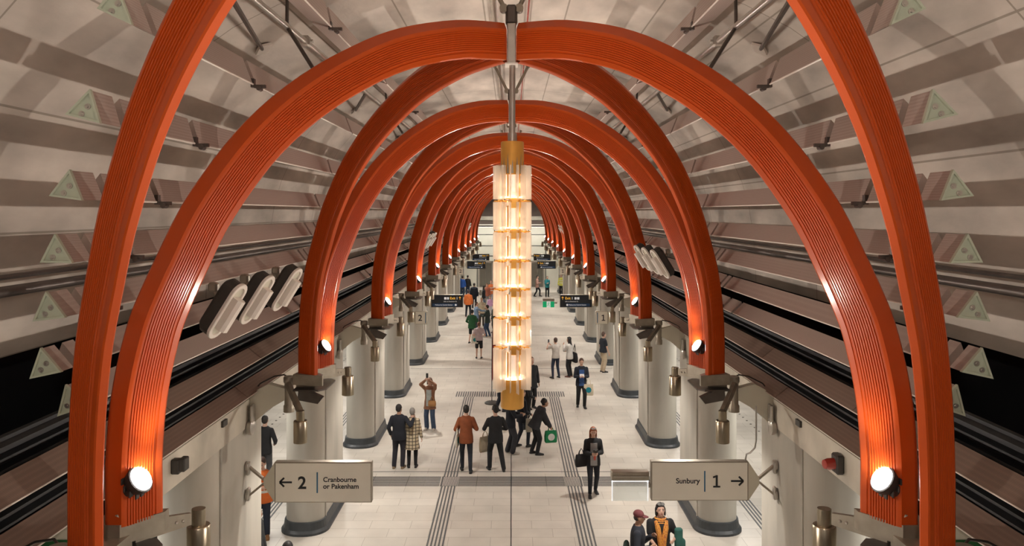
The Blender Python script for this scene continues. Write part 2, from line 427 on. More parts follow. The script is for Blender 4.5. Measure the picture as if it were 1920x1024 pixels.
def shade_angle(me, ang=35):
    me.polygons.foreach_set('use_smooth',[True]*len(me.polygons))
    bm=bmesh.new(); bm.from_mesh(me)
    for e in bm.edges: e.smooth = not (len(e.link_faces)==2 and e.calc_face_angle(0)>radians(ang))
    bm.to_mesh(me); bm.free()
RM={}
for sx in (-1,1):
    for sy in (-1,1):
        me=rib_mesh(sx,sy).mesh('arch_rib',M['orange']); shade_angle(me,20)
        e=MB(); e.box((sx*3.06,sy*.27,4.51),(.34,.30,.03)); 
        RM[(sx,sy)]=me
for n in range(1,NB+2):
    for sx in (-1,1):
        for sy in (-1,1):
            if n==NB+1 and sy==1: continue
            o=bpy.data.objects.new('arch_rib',RM[(sx,sy)]); COL.objects.link(o); o.location=(0,PN(n),0)
            sd='left' if sx<0 else 'right'
            if sy>0: l='lit orange rib rising away from the camera at the %s bracket, %s side'%(ORD[n],sd)
            else: l='dark orange rib rising towards the camera from the %s bracket, %s side'%(ORD[n],sd)
            tag(o,l,'arch rib','crossing orange arch ribs')
# crown nodes
def crown():
    r=empty('crown_joint',(0,0,0))
    b=MB(); b.bbox((0,-.12,8.97),(.10,.05,.46),.008); b.bbox((0,.12,8.97),(.10,.05,.46),.008); b.box((0,0,8.97),(.085,.2,.44)); b.build('splice_plate',M['steel'],r)
    b=MB(); b.box((0,.0,8.735),(.15,.24,.016)); b.build('bottom_plate',M['white_plastic'],r)
    b=MB(); b.bbox((0,0,9.32),(.14,.14,.24),.03); b.cyl((0,0,9.18),(0,0,9.3),.055); b.build('clevis',M['darksteel'],r)
    for s in (-1,1):
        b=MB(); b.tube([(s*.06,0,9.36),(s*.33,0,9.89)],.028,10); b.cyl((s*.09,-.05,9.40),(s*.09,.05,9.40),.05); b.cyl((s*.33,-.06,9.9),(s*.33,.06,9.9),.045); b.build('strut',M['bronze'],r)
    return r
cr=crown(); ck=kids(cr)
for n in range(0,NB+1):
    y=(PN(n)+PN(n+1))/2; o=cr if n==0 else copy_tree(cr,ck); o.location=(0,y,0)
    tag(o,('steel joint with V struts at the %s rib crossing from the camera'%ORD[n]) if n else 'steel crown joint with V struts above the camera, nearest of all','joint','crown joints of the arches')
# service cable run and conduit on the crown
for x,c in ((-.28,'bronze'),(-.20,'steel')):
    b=MB(); b.tube([(x,0,9.86),(x,YE,9.86)],.018,8); o=b.build('ceiling_conduit',M[c]); tag(o,'thin %s conduit running along the crown of the vault'%('brown' if c=='bronze' else 'bright steel'),'conduit')
b=MB(); b.tube([(.24,0,9.87),(.24,YE,9.87)],.014,8); o=b.build('ceiling_pipe',M['red_lens']); tag(o,'thin red pipe running along the crown of the vault','pipe')
# ---------------------------------------------------------------- pedestal brackets
def can(mb,c,ztop,mi=0,h=.32,r=.10):
    x,y=c; mb.lathe([(.0,ztop+.145),(.058,ztop+.145),(.06,ztop+.13),(.06,ztop),(r-.006,ztop),(r,ztop-.01),(r,ztop-h),(r-.012,ztop-h-.005),(r-.012,ztop-h+.04),(0,ztop-h+.04)],(x,y,0),28)
def pedestal(s):
    """everything in metres relative to (0, P, 0); s = -1 left, +1 right"""
    r=empty('rib_bracket',(0,0,0))
    b=MB()
    for sy in (-1,1):     # shoes under the two ribs
        o_=0 if sy>0 else .04; sh=[(3.30,.10+o_),(3.10,.10+o_),(2.87,.38+o_),(2.87,.46+o_),(3.34,.36+o_)]
        R=[[(s*x,sy*y,z) for x,y in sh] for z in (4.36,4.52)]; b.rings(R,smooth=False)
    b.box((s*3.2,0,4.34),(.3,.4,.16))
    b.build('rib_shoe',M['bronze'],r)
    b=MB(); b.rings([[(s*x,y,z) for x,y in [(3.34,-.40),(2.95,-.42),(2.85,-.30),(2.85,.30),(2.95,.42),(3.34,.40)]] for z in (4.26,4.285)],smooth=False)
    b.prism([(-.02,.06),(.0,.28),(.38,.1),(.3,.0)],(s*3.35,-.05,3.98),(s*3.35,.05,3.98),(-s,0,0),(0,0,1)); b.build('base_plate',M['darksteel'],r)
    b=MB(); b.lathe([(.0,4.42),(.075,4.42),(.085,4.40),(.085,4.33),(.07,4.31),(.07,3.98),(.085,3.96),(.085,3.86),(0,3.85)],(s*3.50,-.05,0),24); b.build('pivot_pin',M['bronze'],r)
    b=MB()   # tapered cantilever from the beam to the pin
    U=V((-s,0,0)); b.prism([(0,-.28),(.0,.24),(.30,.40),(.58,.33),(.58,.16),(.30,.0)],(s*4.12,-.09,3.90),(s*4.12,-.03,3.90),U,(0,0,1))
    b.prism([(0,-.28),(.0,.24),(.30,.40),(.58,.33),(.58,.16),(.30,.0)],(s*4.12,.0,3.90),(s*4.12,.06,3.90),U,(0,0,1))
    b.build('cantilever_plate',M['cream'],r)
    b=MB(); b.lathe([(0,0),(.11,0),(.12,.02),(.12,.07),(.06,.10),(0,.10)],(s*4.09,-.2,3.66),24,(-s,0,0)); b.bbox((s*4.03,-.2,3.83),(.05,.14,.36),.02); b.build('anchor_disc',M['steel'],r)
    # hanging lamps on arms
    b=MB(); b.prism([(0,-.055),(0,.055),(1,.03),(1,-.03)],(0,0,0),(0,0,0),(1,0,0),(0,0,1)) if False else None
    p0=V((s*3.10,.34,4.37)); p1=V((s*2.80,.72,4.33)); d=(p1-p0).normalized(); w_=V((-d.y,d.x,0))
    b.rings([[p0+w_*a+V((0,0,c)) for a,c in ((-.02,-.09),(.02,-.09),(.02,.09),(-.02,.09))],[p1+w_*a+V((0,0,c)) for a,c in ((-.02,-.05),(.02,-.05),(.02,.05),(-.02,.05))]],smooth=False)
    ar=b.build('lamp_arm',M['bronze'],r)
    b=MB()
    for t in (.72,.84): q=p0.lerp(p1,t); b.ball(q-w_*.022,.014,8,6); b.ball(q+w_*.022,.014,8,6)
    b.build('bolt',M['steel'],ar)
    b=MB(); can(b,(s*2.75,.78),4.25); c_=b.build('lamp_cylinder',M['brass'],r)
    b=MB(); b.cyl((s*2.75,.78,3.955),(s*2.75,.78,3.960),.082,n=24); b.build('lamp_lens',M['downlight'],c_)
    p0=V((s*3.50,-.12,4.32)); p1=V((s*3.10,-.86,4.06))
    b=MB(); b.rings([[p+V(a) for a in ((-.03,-.03,-.04),(.03,-.03,-.04),(.03,.03,.04),(-.03,.03,.04))] for p in (p0,p1)],smooth=False)
    b.build('lamp_arm',M['bronze'],r)
    b=MB(); can(b,(s*3.09,-.90),3.95); c_=b.build('lamp_cylinder',M['brass'],r)
    b=MB(); b.cyl((s*3.09,-.9,3.655),(s*3.09,-.9,3.66),.082,n=24); b.build('lamp_lens',M['downlight'],c_)
    b=MB()   # service cable looping behind
    b.tube([(s*3.5,.0,4.38),(s*3.62,.1,4.41),(s*3.78,.12,4.38),(s*4.0,.1,4.27),(s*4.1,.05,4.14)],.012,8); b.build('cable',M['darksteel'],r)
    return r
def flood(s):
    """floodlight by the foot of the bright rib, aimed up, inward and towards the camera"""
    r=empty('floodlight',(0,0,0)); c=V((s*2.96,.17,4.87)); d=V((-s*.80,-.14,.58)).normalized()
    b=MB(); b.lathe([(0,-.16),(.06,-.16),(.075,-.13),(.075,-.08),(.10,-.05),(.115,0),(.115,.02),(.10,.025),(.10,.01),(0,.01)],c-d*.03,28,d)
    for k in range(10):
        a=2*pi*k/10; u,w_,dd=b.frame(d); q=c+(u*cos(a)+w_*sin(a))*.1-d*.09; b.bbox(q,(.014,.05,.05),.003)
    b.build('lamp_body',M['housing'],r)
    b=MB(); b.lathe([(0,.0),(.098,.0),(.098,.012),(0,.016)],c-d*.01,28,d); b.build('lens',M['lamp_on'],r)
    b=MB(); b.tube([c-d*.1+V((0,0,-.02)),c+V((s*.12,.02,-.17)),V((s*3.13,.12,4.58))],.022,8); b.build('yoke',M['bronze'],r)
    return r,c,d
PEDS={}; 
for s,nm in ((-1,'left'),(1,'right')):
    pr=pedestal(s); pk=kids(pr); fr,fc,fd=flood(s); fk=kids(fr)
    for n in range(0,NB+2):
        o=pr if n==1 else copy_tree(pr,pk); o.location=(0,PN(n),0)
        tag(o,'bronze rib foot bracket with two hanging lamps, %s from the camera, %s side'%(ORD[n],nm) if n else 'bronze rib foot bracket behind the viewing deck on the %s side'%nm,'bracket','rib foot brackets')
        g=fr if n==1 else copy_tree(fr,fk); g.location=(0,PN(n),0)
        tag(g,'round floodlight on the %s side at the %s rib feet'%(nm,ORD[n]) if n else 'round floodlight behind the viewing deck on the %s side'%nm,'floodlight','floodlights at the rib feet')
        def spot(name,loc,d,e,ang,blend,col,rad=.08):
            L=bpy.data.lights.new(name,'SPOT'); L.energy=e; L.spot_size=radians(ang); L.spot_blend=blend; L.color=col; L.shadow_soft_size=rad
            lo=bpy.data.objects.new(name,L); COL.objects.link(lo); lo.location=loc; lo.rotation_euler=V(d).to_track_quat('-Z','Y').to_euler(); return lo
        if n<=NB:
            spot('floodlight_beam',fc+V((0,PN(n),0))+fd*.12,V((-s*1,-.25,.42)),FLOOD*(1.4 if n==0 else 1),124,.45,(1,.88,.76),.03)
            spot('floodlight_graze',fc+V((0,PN(n),0))+fd*.12,V((-s*.05,.12,1)),GRAZE,70,.8,(1,.90,.78),.06)
        spot('downlight_beam',(s*2.75,PN(n)+.78,3.94),(0,0,-1),DOWN*1.5,130,.7,(1,.93,.85),.08)
        spot('downlight_beam',(s*3.09,PN(n)-.90,3.64),(0,0,-1),DOWN*.55,64,.8,(1,.93,.85),.08)
# ---------------------------------------------------------------- baffles
TRI={2:[(188,18),(222,-25),(250,47)],3:[(128,215),(172,170),(190,231)],4:[(98,367),(134,320),(156,375)],5:[(81,491),(107,440),(138,492)],
     6:[(67,601),(90,548),(125,594)],7:[(61,708),(80,653),(117,696)]}
XV={2:-2.32,3:-2.70,4:-2.93,5:-3.09,6:-3.21,7:-3.31}
BT={}
for i in TRI:
    px=TRI[i][2][0]-CX; Y=XV[i]*F/px
    pts=[((x-CX)*Y/F,HC-(y-CY)*Y/F) for x,y in TRI[i]]
    BT[i]=(pts,Y)
v=V((-1.74,8.79)); BT[1]=([(v.x-.24,v.y-.0),(v.x-.13,v.y+.19),(v.x,v.y)],4.2)
BT[1]=([(v.x-.21,v.y+.06),(v.x-.05,v.y+.22),(v.x,v.y)],4.2)
def tri_at(xv,zv,s,top=.165):
    t=[(-.22*s,-.075*s),(-.16*s,top*s),(0,0)]; return [(xv+a,zv+c) for a,c in t]
BT[8]=(tri_at(-3.40,5.45,1.0),5.75)
BIG=['first','second','third','fourth','fifth','sixth','seventh','eighth','ninth','tenth','eleventh','twelfth','thirteenth','fourteenth','fifteenth','sixteenth','seventeenth','eighteenth','nineteenth','twentieth','twenty-first','twenty-second']
ROWW=['','topmost','second row down','third row down','fourth row down','fifth row down','sixth row down','seventh row down','eighth row down','ninth row down','lowest row']
def screw_cap(pts, y, s):
    c=V((sum(p[0] for p in pts)/3,sum(p[1] for p in pts)/3)); b=MB()
    out=[V(p)+ (V(p)-c)*.06 for p in pts]; inn=[V(p)-(V(p)-c)*.16 for p in pts]
    T=lambda p,yy:(p.x*(-s),yy,p.y)
    R=[[T(p,y-.0) for p in out],[T(p,y-.03) for p in out],[T(p,y-.03) for p in inn],[T(p,y-.012) for p in inn]]
    b.rings(R,smooth=False); 
    return b,c
for s,nm in ((-1,'left'),(1,'right')):
    for i in range(1,9):
        pts,yc=BT[i]; xv=abs(pts[2][0]); pts2=[V(p)*1.0 for p in pts]
        xr=min(3.22,xv-.02 if i>1 else xv); d=.12+KS*(3.225-max(.3,xr)) if i<8 else .30
        g=.05
        def seg(y0,y1):
            b=MB(); R=[[(p.x*(-s),y,p.y) for p in pts2] for y in (0,y1-y0)]; b.rings(R,smooth=False)
            return b
        long_=seg(d+g,DP-d-g).build('acoustic_baffle',M['perf']); 
        # lip along the lower edge and fixing clamp at the start
        b=MB(); p=pts2[2]; b.tube([(p.x*(-s),0,p.y),(p.x*(-s),DP-2*d-2*g,p.y)],.008,6); b.build('edge_lip',M['white_plastic'],long_)
        b=MB(); b.box(((p.x+.045)*(-s),-.035,p.y-.01),(.10,.03,.03)); b.cyl(((p.x+.04)*(-s),-.07,p.y-.03),((p.x+.04)*(-s),.0,p.y-.03),.022,n=8); b.box(((p.x-.02)*(-s),-.035,p.y+.02),(.03,.05,.08)); b.build('clamp',M['darksteel'],long_)
        short=seg(-d+g,d-g).build('acoustic_baffle',M['perf'])
        b=MB(); b.tube([(p.x*(-s),0,p.y),(p.x*(-s),2*d-2*g,p.y)],.008,6); b.build('edge_lip',M['white_plastic'],short)
        lk=kids(long_); sk=kids(short)
        first=None; NSEP=7
        for n in range(1,NSEP+1):
            o=long_ if n==1 else copy_tree(long_,lk); o.location=(0,PN(n)+d+g,0)
            tag(o,'perforated ceiling baffle, %s, %s side, beyond the %s bracket'%(ROWW[i],nm,ORD[n]),'baffle','acoustic baffles behind the ribs')
            if i==8 and n==1: continue
            o=short if n==(2 if i==8 else 1) else copy_tree(short,sk); o.location=(0,PN(n)-d+g,0)
            tag(o,'perforated ceiling baffle, %s, %s side, between the ribs of the %s bracket'%(ROWW[i],nm,ORD[n]),'baffle','acoustic baffles behind the ribs')
        # remaining far run
        o=seg(0,YE-PN(NSEP+1)+d-.1).build('acoustic_baffle',M['perf'],loc=(0,PN(NSEP+1)-d,0))
        tag(o,'long far end run of perforated baffle, %s, %s side'%(ROWW[i],nm),'baffle','acoustic baffles behind the ribs')
        # end piece with pale green cap
        y0=yc; y1=PN(1)-d-g
        if y1-y0<.12: y0=y1-.12
        if i==8: y0,y1=6.2,PN(1)+d-g*.0
        o=seg(y0,y1).build('acoustic_baffle',M['perf'],loc=(0,y0,0))
        tag(o,'baffle end piece with pale green triangular cap, %s, %s side'%(ROWW[i],nm),'baffle','acoustic baffles behind the ribs')
        b,c=screw_cap(pts2,0,s); e=b.build('end_cap',M['captriangle'],o)
        for k,(dx,dz) in enumerate(((-.028,-.03),(.012,.018))):
            b=MB(); cc=V((c.x+dx,c.y+dz)); b.lathe([(0,0),(.02,0),(.02,.006),(.009,.006),(.009,.014),(0,.014)],(cc.x*(-s),-.012,cc.y),12,(0,-1,0)); b.build('screw',M['steel'],e)
    # lower louvre panels, one per bay
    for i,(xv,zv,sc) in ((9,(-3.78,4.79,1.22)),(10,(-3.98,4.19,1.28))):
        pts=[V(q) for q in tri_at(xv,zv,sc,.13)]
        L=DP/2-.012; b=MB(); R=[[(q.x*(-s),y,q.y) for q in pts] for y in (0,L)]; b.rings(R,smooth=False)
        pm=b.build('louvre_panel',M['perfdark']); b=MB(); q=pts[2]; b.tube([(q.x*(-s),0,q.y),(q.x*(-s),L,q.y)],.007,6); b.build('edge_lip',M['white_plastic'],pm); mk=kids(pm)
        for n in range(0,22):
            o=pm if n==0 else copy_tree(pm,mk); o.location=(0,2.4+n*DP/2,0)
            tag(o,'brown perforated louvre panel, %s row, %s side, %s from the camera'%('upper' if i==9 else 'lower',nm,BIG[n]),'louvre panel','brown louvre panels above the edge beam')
    # service pipe on the vault wall, upper pipe with clamps, struts and diamond hanger plates
    b=MB(); b.tube([(s*4.45,0,6.30),(s*4.45,YE,6.30)],.05,12); b.tube([(s*4.52,0,6.42),(s*4.52,YE,6.42)],.025,8); o=b.build('service_pipe',M['darksteel']); tag(o,'dark glossy service pipe running along the %s wall behind the baffles'%nm,'pipe')
    r=empty('hanger_pipe',(0,0,0)); tag(r,'steel pipe run with clamps near the top of the vault on the %s'%nm,'pipe')
    b=MB(); b.tube([(s*2.25,1,8.86),(s*2.25,YE,8.86)],.035,10); b.build('pipe_run',M['steel'],r)
    cl=None
    for n in range(1,NB+1):
        b=MB(); y=PN(n)+2.4
        b.bbox((0,0,0),(.12,.10,.12),.02); b.cyl((-.09,0,0),(.09,0,0),.02)
        if cl is None: cl=b.build('pipe_clamp',M['steel'],r,loc=(s*2.25,y,8.86))
        else: c2=cl.copy(); COL.objects.link(c2); c2.location=(s*2.25,y,8.86)
    hg=empty('vault_hanger',(0,0,0)); st=[]
    b=MB(); b.tube([(s*2.25,-.43,8.86),(s*3.33,4.10,9.18)],.028,8); b.build('hanger_rod',M['darksteel'],hg)
    b=MB(); b.tube([(s*2.25,1.53,8.86),(s*1.93,1.30,8.40)],.02,8); b.tube([(s*2.25,1.53,8.86),(s*2.35,1.9,9.64)],.018,8); b.build('brace_rod',M['darksteel'],hg)
    b=MB(); U=V((s*.0,1,0)); W=V((s*.62,0,-.42)).normalized(); b.prism([(-.17,0),(0,.13),(.17,0),(0,-.13)],(s*3.32,4.12,9.20),(s*3.305,4.12,9.17),U,W); b.build('diamond_plate',M['white_plastic'],hg)
    hk=kids(hg)
    for n in range(1,NB+1):
        o=hg if n==1 else copy_tree(hg,hk); o.location=(0,PN(n)+.2,0)
        tag(o,'hanger rod with pale diamond plate, %s from the camera, %s side'%(ORD[n],nm),'hanger','vault hanger rods')

# ---------------------------------------------------------------- oval loudspeaker-like projectors
def stadium(w,h,n=10):
    r=w/2; p=[]
    for k in range(n+1): a=pi*k/n; p.append((r*cos(a),h/2-r+r*sin(a)))
    for k in range(n+1): a=pi+pi*k/n; p.append((r*cos(a),-h/2+r+r*sin(a)))
    return p
def oval(s):
    r=empty('oval_projector',(0,0,0))
    # local axes: long axis leans, normal faces inward and to the camera
    N=V((-s*.81,-.22,-.50)).normalized(); Lx=V((-s*.53,0,.85)); Lx=(Lx-N*Lx.dot(N)).normalized(); Wd=N.cross(Lx)
    P=lambda a,b_,c: Wd*a+Lx*b_+N*c
    def loop(w,h,c): return [P(a,b_,c) for a,b_ in stadium(w,h)]
    b=MB(); b.rings([loop(.25,.66,0),loop(.25,.66,.028),loop(.24,.65,.034),loop(.17,.57,.034),loop(.165,.565,.0)],smooth=False); b.build('ring_plate',M['white_plastic'],r)
    b=MB(); b.rings([loop(.18,.66,.004),loop(.18,.66,.012)],smooth=False); b.build('inner_plate',M['cream'],r)
    b=MB(); b.rings([loop(.22,.64,-.001),loop(.22,.64,-.11),loop(.17,.56,-.15)],smooth=False); b.build('back_box',M['housing'],r)
    b=MB(); pr=[(-.06,.01),(.06,.01),(.06,.09),(.035,.125),(-.035,.125),(-.06,.09)]
    b.rings([[P(a,t,c) for a,c in pr] for t in (-.20,.17)],smooth=False); b.build('lamp_housing',M['white_plastic'],r)
    b=MB(); b.tube([P(0,.05,-.15),P(0,.15,-.30)],.025,8); b.bbox(P(0,.12,-.26),(.1,.1,.1),.02); b.build('mount',M['bronze'],r)
    return r
for s,nm in ((-1,'left'),(1,'right')):
    r=oval(s); rk=kids(r); first=True
    for gname,(yb,gi) in (('nearest group',(8.05,0) if s<0 else (15.2,0)),('far group',(26.2,1) if s<0 else (43.2,1)),('farthest group',(50.5,2) if s<0 else (None,2))):
        if yb is None: continue
        for k in range(3):
            o=r if first else copy_tree(r,rk); first=False
            o.location=(s*2.93,yb+k*1.02,5.99)
            if s<0 and gi==0: o.location=(s*(2.97),yb+[0,.95,2.15][k],[5.98,5.99,5.99][k])
            tag(o,'white oval ring spotlight, %s of three in the %s, %s side'%(['nearest','middle','farthest'][k],gname,nm),'spotlight','oval spotlights behind the ribs')

# ---------------------------------------------------------------- chandelier
LPOS=[]
def chandelier():
    y=9.10; r=empty('chandelier',(0.01,y,0)); tag(r,'tall hanging lantern of stacked glass fins and gold cylinders on a steel rod','chandelier')
    zt=lambda py: HC-(py-CY)*y/F
    b=MB(); b.cyl((0,0,zt(262)),(0,0,8.74),.036,n=20); b.cyl((0,0,zt(266)),(0,0,zt(250)),.055,n=20); b.build('hanging_rod',M['steel'],r)
    b=MB(); z0,z1=zt(328),zt(266); b.lathe([(0,z1),(.128,z1),(.136,z1-.01),(.136,z0),(.12,z0),(.12,z0+.03),(0,z0+.03)],n=36); b.build('upper_cylinder',M['gold'],r)
    b=MB(); z0,z1=zt(764),zt(707); b.lathe([(0,z1),(.128,z1),(.136,z1-.006),(.136,z0+.01),(.128,z0),(0,z0)],n=36); b.build('lower_cylinder',M['gold'],r)
    for k in range(18):
        pass
    tiers=[(311,374),(379,431),(436,486),(491,539),(544,592),(597,646),(652,726)]
    for i,(a,c) in enumerate(tiers):
        z1,z0=zt(a),zt(c); last=i==len(tiers)-1
        zb=zt(706) if last else z0+.03
        b=MB(); b.lathe([(.165,zb-.012),(.165,zb),(0,zb)],n=36,cap=False); b.lathe([(0,zb-.012),(.165,zb-.012)],n=36,cap=False); b.build('glow_disc',M['glow'],r)
        b=MB(); b.cyl((0,0,zb+.01),(0,0,z1-.06),.075,n=24); b.build('glow_tube',M['glowtube'],r)
        b=MB()
        for q in range(5): aa=q*1.2566+.3; b.cyl((.088*cos(aa),.088*sin(aa),zb),(.088*cos(aa),.088*sin(aa),z1-.04),.009,n=6)
        b.build('tube_rod',M['gold'],r)
        if not last:
            b=MB(); b.bbox((.035,-.10,z0-.045),(.13,.08,.115),.006); b.lathe([(0,z0+.016),(.10,z0+.016),(.10,z0+.004),(0,z0+.004)],n=30)
            for q in range(10):
                aa=2*pi*q/10+.2; b.cyl((.09*cos(aa),.09*sin(aa),z0-.02),(.22*cos(aa),.22*sin(aa),z0-.02),.007,n=6)
                b.cyl((.15*cos(aa),.15*sin(aa),z0-.02),(.175*cos(aa),.175*sin(aa),z0-.02),.014,n=8)
            b.build('gold_collar',M['gold'],r)
        for k in range(14):
            aa=2*pi*k/14+.11; ca,sa=cos(aa),sin(aa); b=MB()
            R3=Matrix(((ca,-sa,0),(sa,ca,0),(0,0,1)))
            zz0=z0-(.0 if not last else .02*(k%3)); zz1=z1
            b.box((.185*ca,.185*sa,(zz0+zz1)/2),(.085,.007,zz1-zz0),R3)
            b.build('glass_fin',M['fin_glass'],r)
        LPOS.append(zb+.14)
    # outer cylinder leaf points on the upper gold
    b=MB()
    for k in range(16):
        aa=2*pi*k/16; b.add([(.139*cos(aa-.1),.139*sin(aa-.1),zt(326)),(.139*cos(aa+.1),.139*sin(aa+.1),zt(326)),(.142*cos(aa+.02),.142*sin(aa+.02),zt(300-6*(k%3)))],[(0,1,2)])
    b.build('leaf_engraving',M['bronze'],r)
    return r
ch=chandelier(); chk=kids(ch)
for k,n in enumerate((1,4,7,10)):  # farther lanterns are unseen copies, added for warm light down the hall
    y=(PN(n)+PN(n+1))/2
    o=ch if k==0 else copy_tree(ch,chk); o.location=(0.01,y+(0 if k else -.02),0)
    if k: tag(o,'unseen glass fin lantern added for light behind the nearest one, %s from the camera'%ORD[k+1],'chandelier')
    for z in LPOS:
        for sx in (-1,1):
            L=bpy.data.lights.new('lantern_light','POINT'); L.energy=CHAN; L.color=(1,.76,.55); L.shadow_soft_size=.03
            lo=bpy.data.objects.new('lantern_light',L); COL.objects.link(lo); lo.location=(sx*.12,y,z)
for s,nm in ((-1,'left'),(1,'right')):  # linear lights added only to brighten the dark end wall
    r=empty('added_wall_fill',(s*2.3,69.2,5.75)); tag(r,'slim linear light added to brighten the end wall, %s side'%nm,'light','added fill lights at the far end')
    b=MB(); b.bbox((0,0,0),(2.2,.16,.12),.01); b.build('lamp_case',M['darksteel'],r)
    b=MB(); b.box((0,.05,-.065),(2.1,.05,.01)); b.build('lamp_lens',M['downlight'],r)
    for q in (-.9,.9): b=MB(); b.cyl((q,0,.05),(q,0,3.6),.008,n=6); b.build('hanging_wire',M['steel'],r)
    L=bpy.data.lights.new('added_wall_fill_beam','AREA'); L.shape='RECTANGLE'; L.size=2.1; L.size_y=.1; L.energy=110; L.color=(1,.97,.88)
    lo=bpy.data.objects.new('added_wall_fill_beam',L); COL.objects.link(lo); lo.location=(s*2.3,69.25,5.66); lo.rotation_euler=V((0,.75,-.65)).to_track_quat('-Z','Y').to_euler()
# added fill lamp in pendant form, unseen behind the camera, lights the rib fronts
r=empty('added_fill_lamp',(0,-.7,7.6)); tag(r,'unseen fill lamp in pendant form, added behind the camera','lamp')
b=MB(); b.cyl((0,0,.1),(0,0,2.3),.02); b.build('fill_lamp_rod',M['steel'],r)
b=MB(); b.lathe([(.03,.12),(.16,.1),(.18,.0),(.165,.0),(.15,.08),(0,.09)],n=28); b.build('lamp_shade',M['gold'],r)
L=bpy.data.lights.new('added_fill_light','POINT'); L.energy=FILL; L.color=(1,.88,.78); L.shadow_soft_size=.05
lo=bpy.data.objects.new('added_fill_light',L); COL.objects.link(lo); lo.location=(0,-.7,7.42)

# ---------------------------------------------------------------- signs
def text(body,size,loc,m,parent,align='LEFT',name='lettering',bold=0):
    c=bpy.data.curves.new(name,'FONT'); c.body=body; c.size=size; c.align_x=align; c.extrude=.0015; c.offset=bold
    t=bpy.data.objects.new('tmp',c); COL.objects.link(t)
    dg=bpy.context.evaluated_depsgraph_get(); me=bpy.data.meshes.new_from_object(t.evaluated_get(dg)); bpy.data.objects.remove(t)
    me.materials.clear(); me.materials.append(m)
    o=bpy.data.objects.new(name,me); COL.objects.link(o); o.parent=parent; o.location=loc; o.rotation_euler=(pi/2,0,0); return o
def flat(mb,poly,y,th=.003):
    mb.rings([[(x,y,z) for x,z in poly],[(x,y-th,z) for x,z in poly]],smooth=False)
def arrow(mb,cx,cz,L,d,y,w):
    # d: direction (dx,dz)
    d=V(d).normalized(); n=V((-d.y,d.x)); tip=V((cx,cz))+d*L/2; tail=V((cx,cz))-d*L/2
    def st(a,b):
        t=(b-a).normalized(); q=V((-t.y,t.x))*w/2; flat(mb,[a+q,b+q,b-q,a-q],y)
    st(tail,tip); st(tip+(n-d)*L*.36,tip+(n-d)*-.0+d*0); st(tip+(-n-d)*L*.36,tip)
def hanging_sign(name,s,Y,x_in,x_out,z0,z1,face,label,group):
    """s side; x_in nearest the axis, x_out nearest column (absolute values)"""
    W=x_out-x_in; r=empty(name,(s*(x_in+x_out)/2,Y,(z0+z1)/2)); h=z1-z0
    b=MB(); b.bbox((0,.06,0),(W,.12,h),.006); b.build('sign_box',M['bronze'],r)
    b=MB(); b.box((0,-.002,0),(W-.03,.006,h-.03)); b.build('sign_face',face,r)
    b=MB(); x=s*W/2; b.prism([(0,-h/2),(0,h/2),(.17,.05),(.17,-.05)],(x,.0,0),(x,.12,0),(s,0,0),(0,0,1)); b.build('end_taper',M['cream'],r)
    xa=s*(W/2+.17); xw=s*(4.115-(x_in+x_out)/2)
    for q in (-1,1):
        b=MB(); zq=q*.23; xq=xw
        b.rings([[(xa,.06+a,c+q*.02) for a,c in ((-.03,-.02),(.03,-.02),(.03,.02),(-.03,.02))],[(xq-s*.03,.06+a,zq+c) for a,c in ((-.03,-.02),(.03,-.02),(.03,.02),(-.03,.02))]],smooth=False)
        b.build('bracket_arm',M['bronze'],r)
        b=MB(); b.lathe([(0,0),(.075,0),(.075,.03),(.05,.045),(0,.045)],(xw,.06,zq),20,(-s,0,0)); b.bbox((xw-s*.03,.06,zq-q*.03),(.05,.10,.2),.015); b.build('wall_fixing',M['steel'],r)
    tag(r,label,'sign',group); return r,W,h
def one(x,z,h,parent,m):
    b=MB(); w=h*.17; flat(b,[(x-w/2,z),(x+w/2,z),(x+w/2,z+h),(x-w/2,z+h)],-.006)
    flat(b,[(x-h*.29,z),(x+h*.29,z),(x+h*.29,z+w*.8),(x-h*.29,z+w*.8)],-.0062); flat(b,[(x-h*.30,z+h*.76),(x-h*.30,z+h*.90),(x-w*.1,z+h),(x+w*.4,z+h),(x+w*.4,z+h*.86)],-.0064)
    return b.build('numeral',m,parent)
r,W,h=hanging_sign('direction_sign',-1,11.95,2.16,3.66,2.51,3.135,M['signface'],'cream platform 2 sign with left arrow reading Cranbourne or Pakenham','platform direction signs')
b=MB(); arrow(b,-.575,.005,.19,(-1,0),-.006,.028); b.build('arrow',M['ink'],r)
text('2',.265,(-.39,-.006,-.092),M['ink'],r,bold=.006)
b=MB(); b.box((-.09,-.007,0),(.02,.004,.32)); b.build('divider_bar',M['inkblue'],r)
text('Cranbourne\nor Pakenham',.104,(.0,-.006,.012),M['ink'],r,bold=.0022)
r,W,h=hanging_sign('direction_sign',1,11.95,2.16,3.66,2.54,3.145,M['signface'],'cream platform 1 sign with right arrow reading Sunbury','platform direction signs')
b=MB(); b.tube([(.89,.06,1.15),(.89,.06,.62),(.87,.06,.50),(.80,.06,.42),(.74,.06,.40),(.72,.06,.30)],.014,8); b.build('conduit',M['steel'],r)
text('Sunbury',.112,(-.37,-.006,-.03),M['ink'],r,bold=.0022)
b=MB(); b.box((.075,-.007,0),(.02,.004,.32)); b.build('divider_bar',M['inkblue'],r)
one(.26,-.095,.19,r,M['ink'])
b=MB(); arrow(b,.575,.005,.19,(1,0),-.006,.028); b.build('arrow',M['ink'],r)
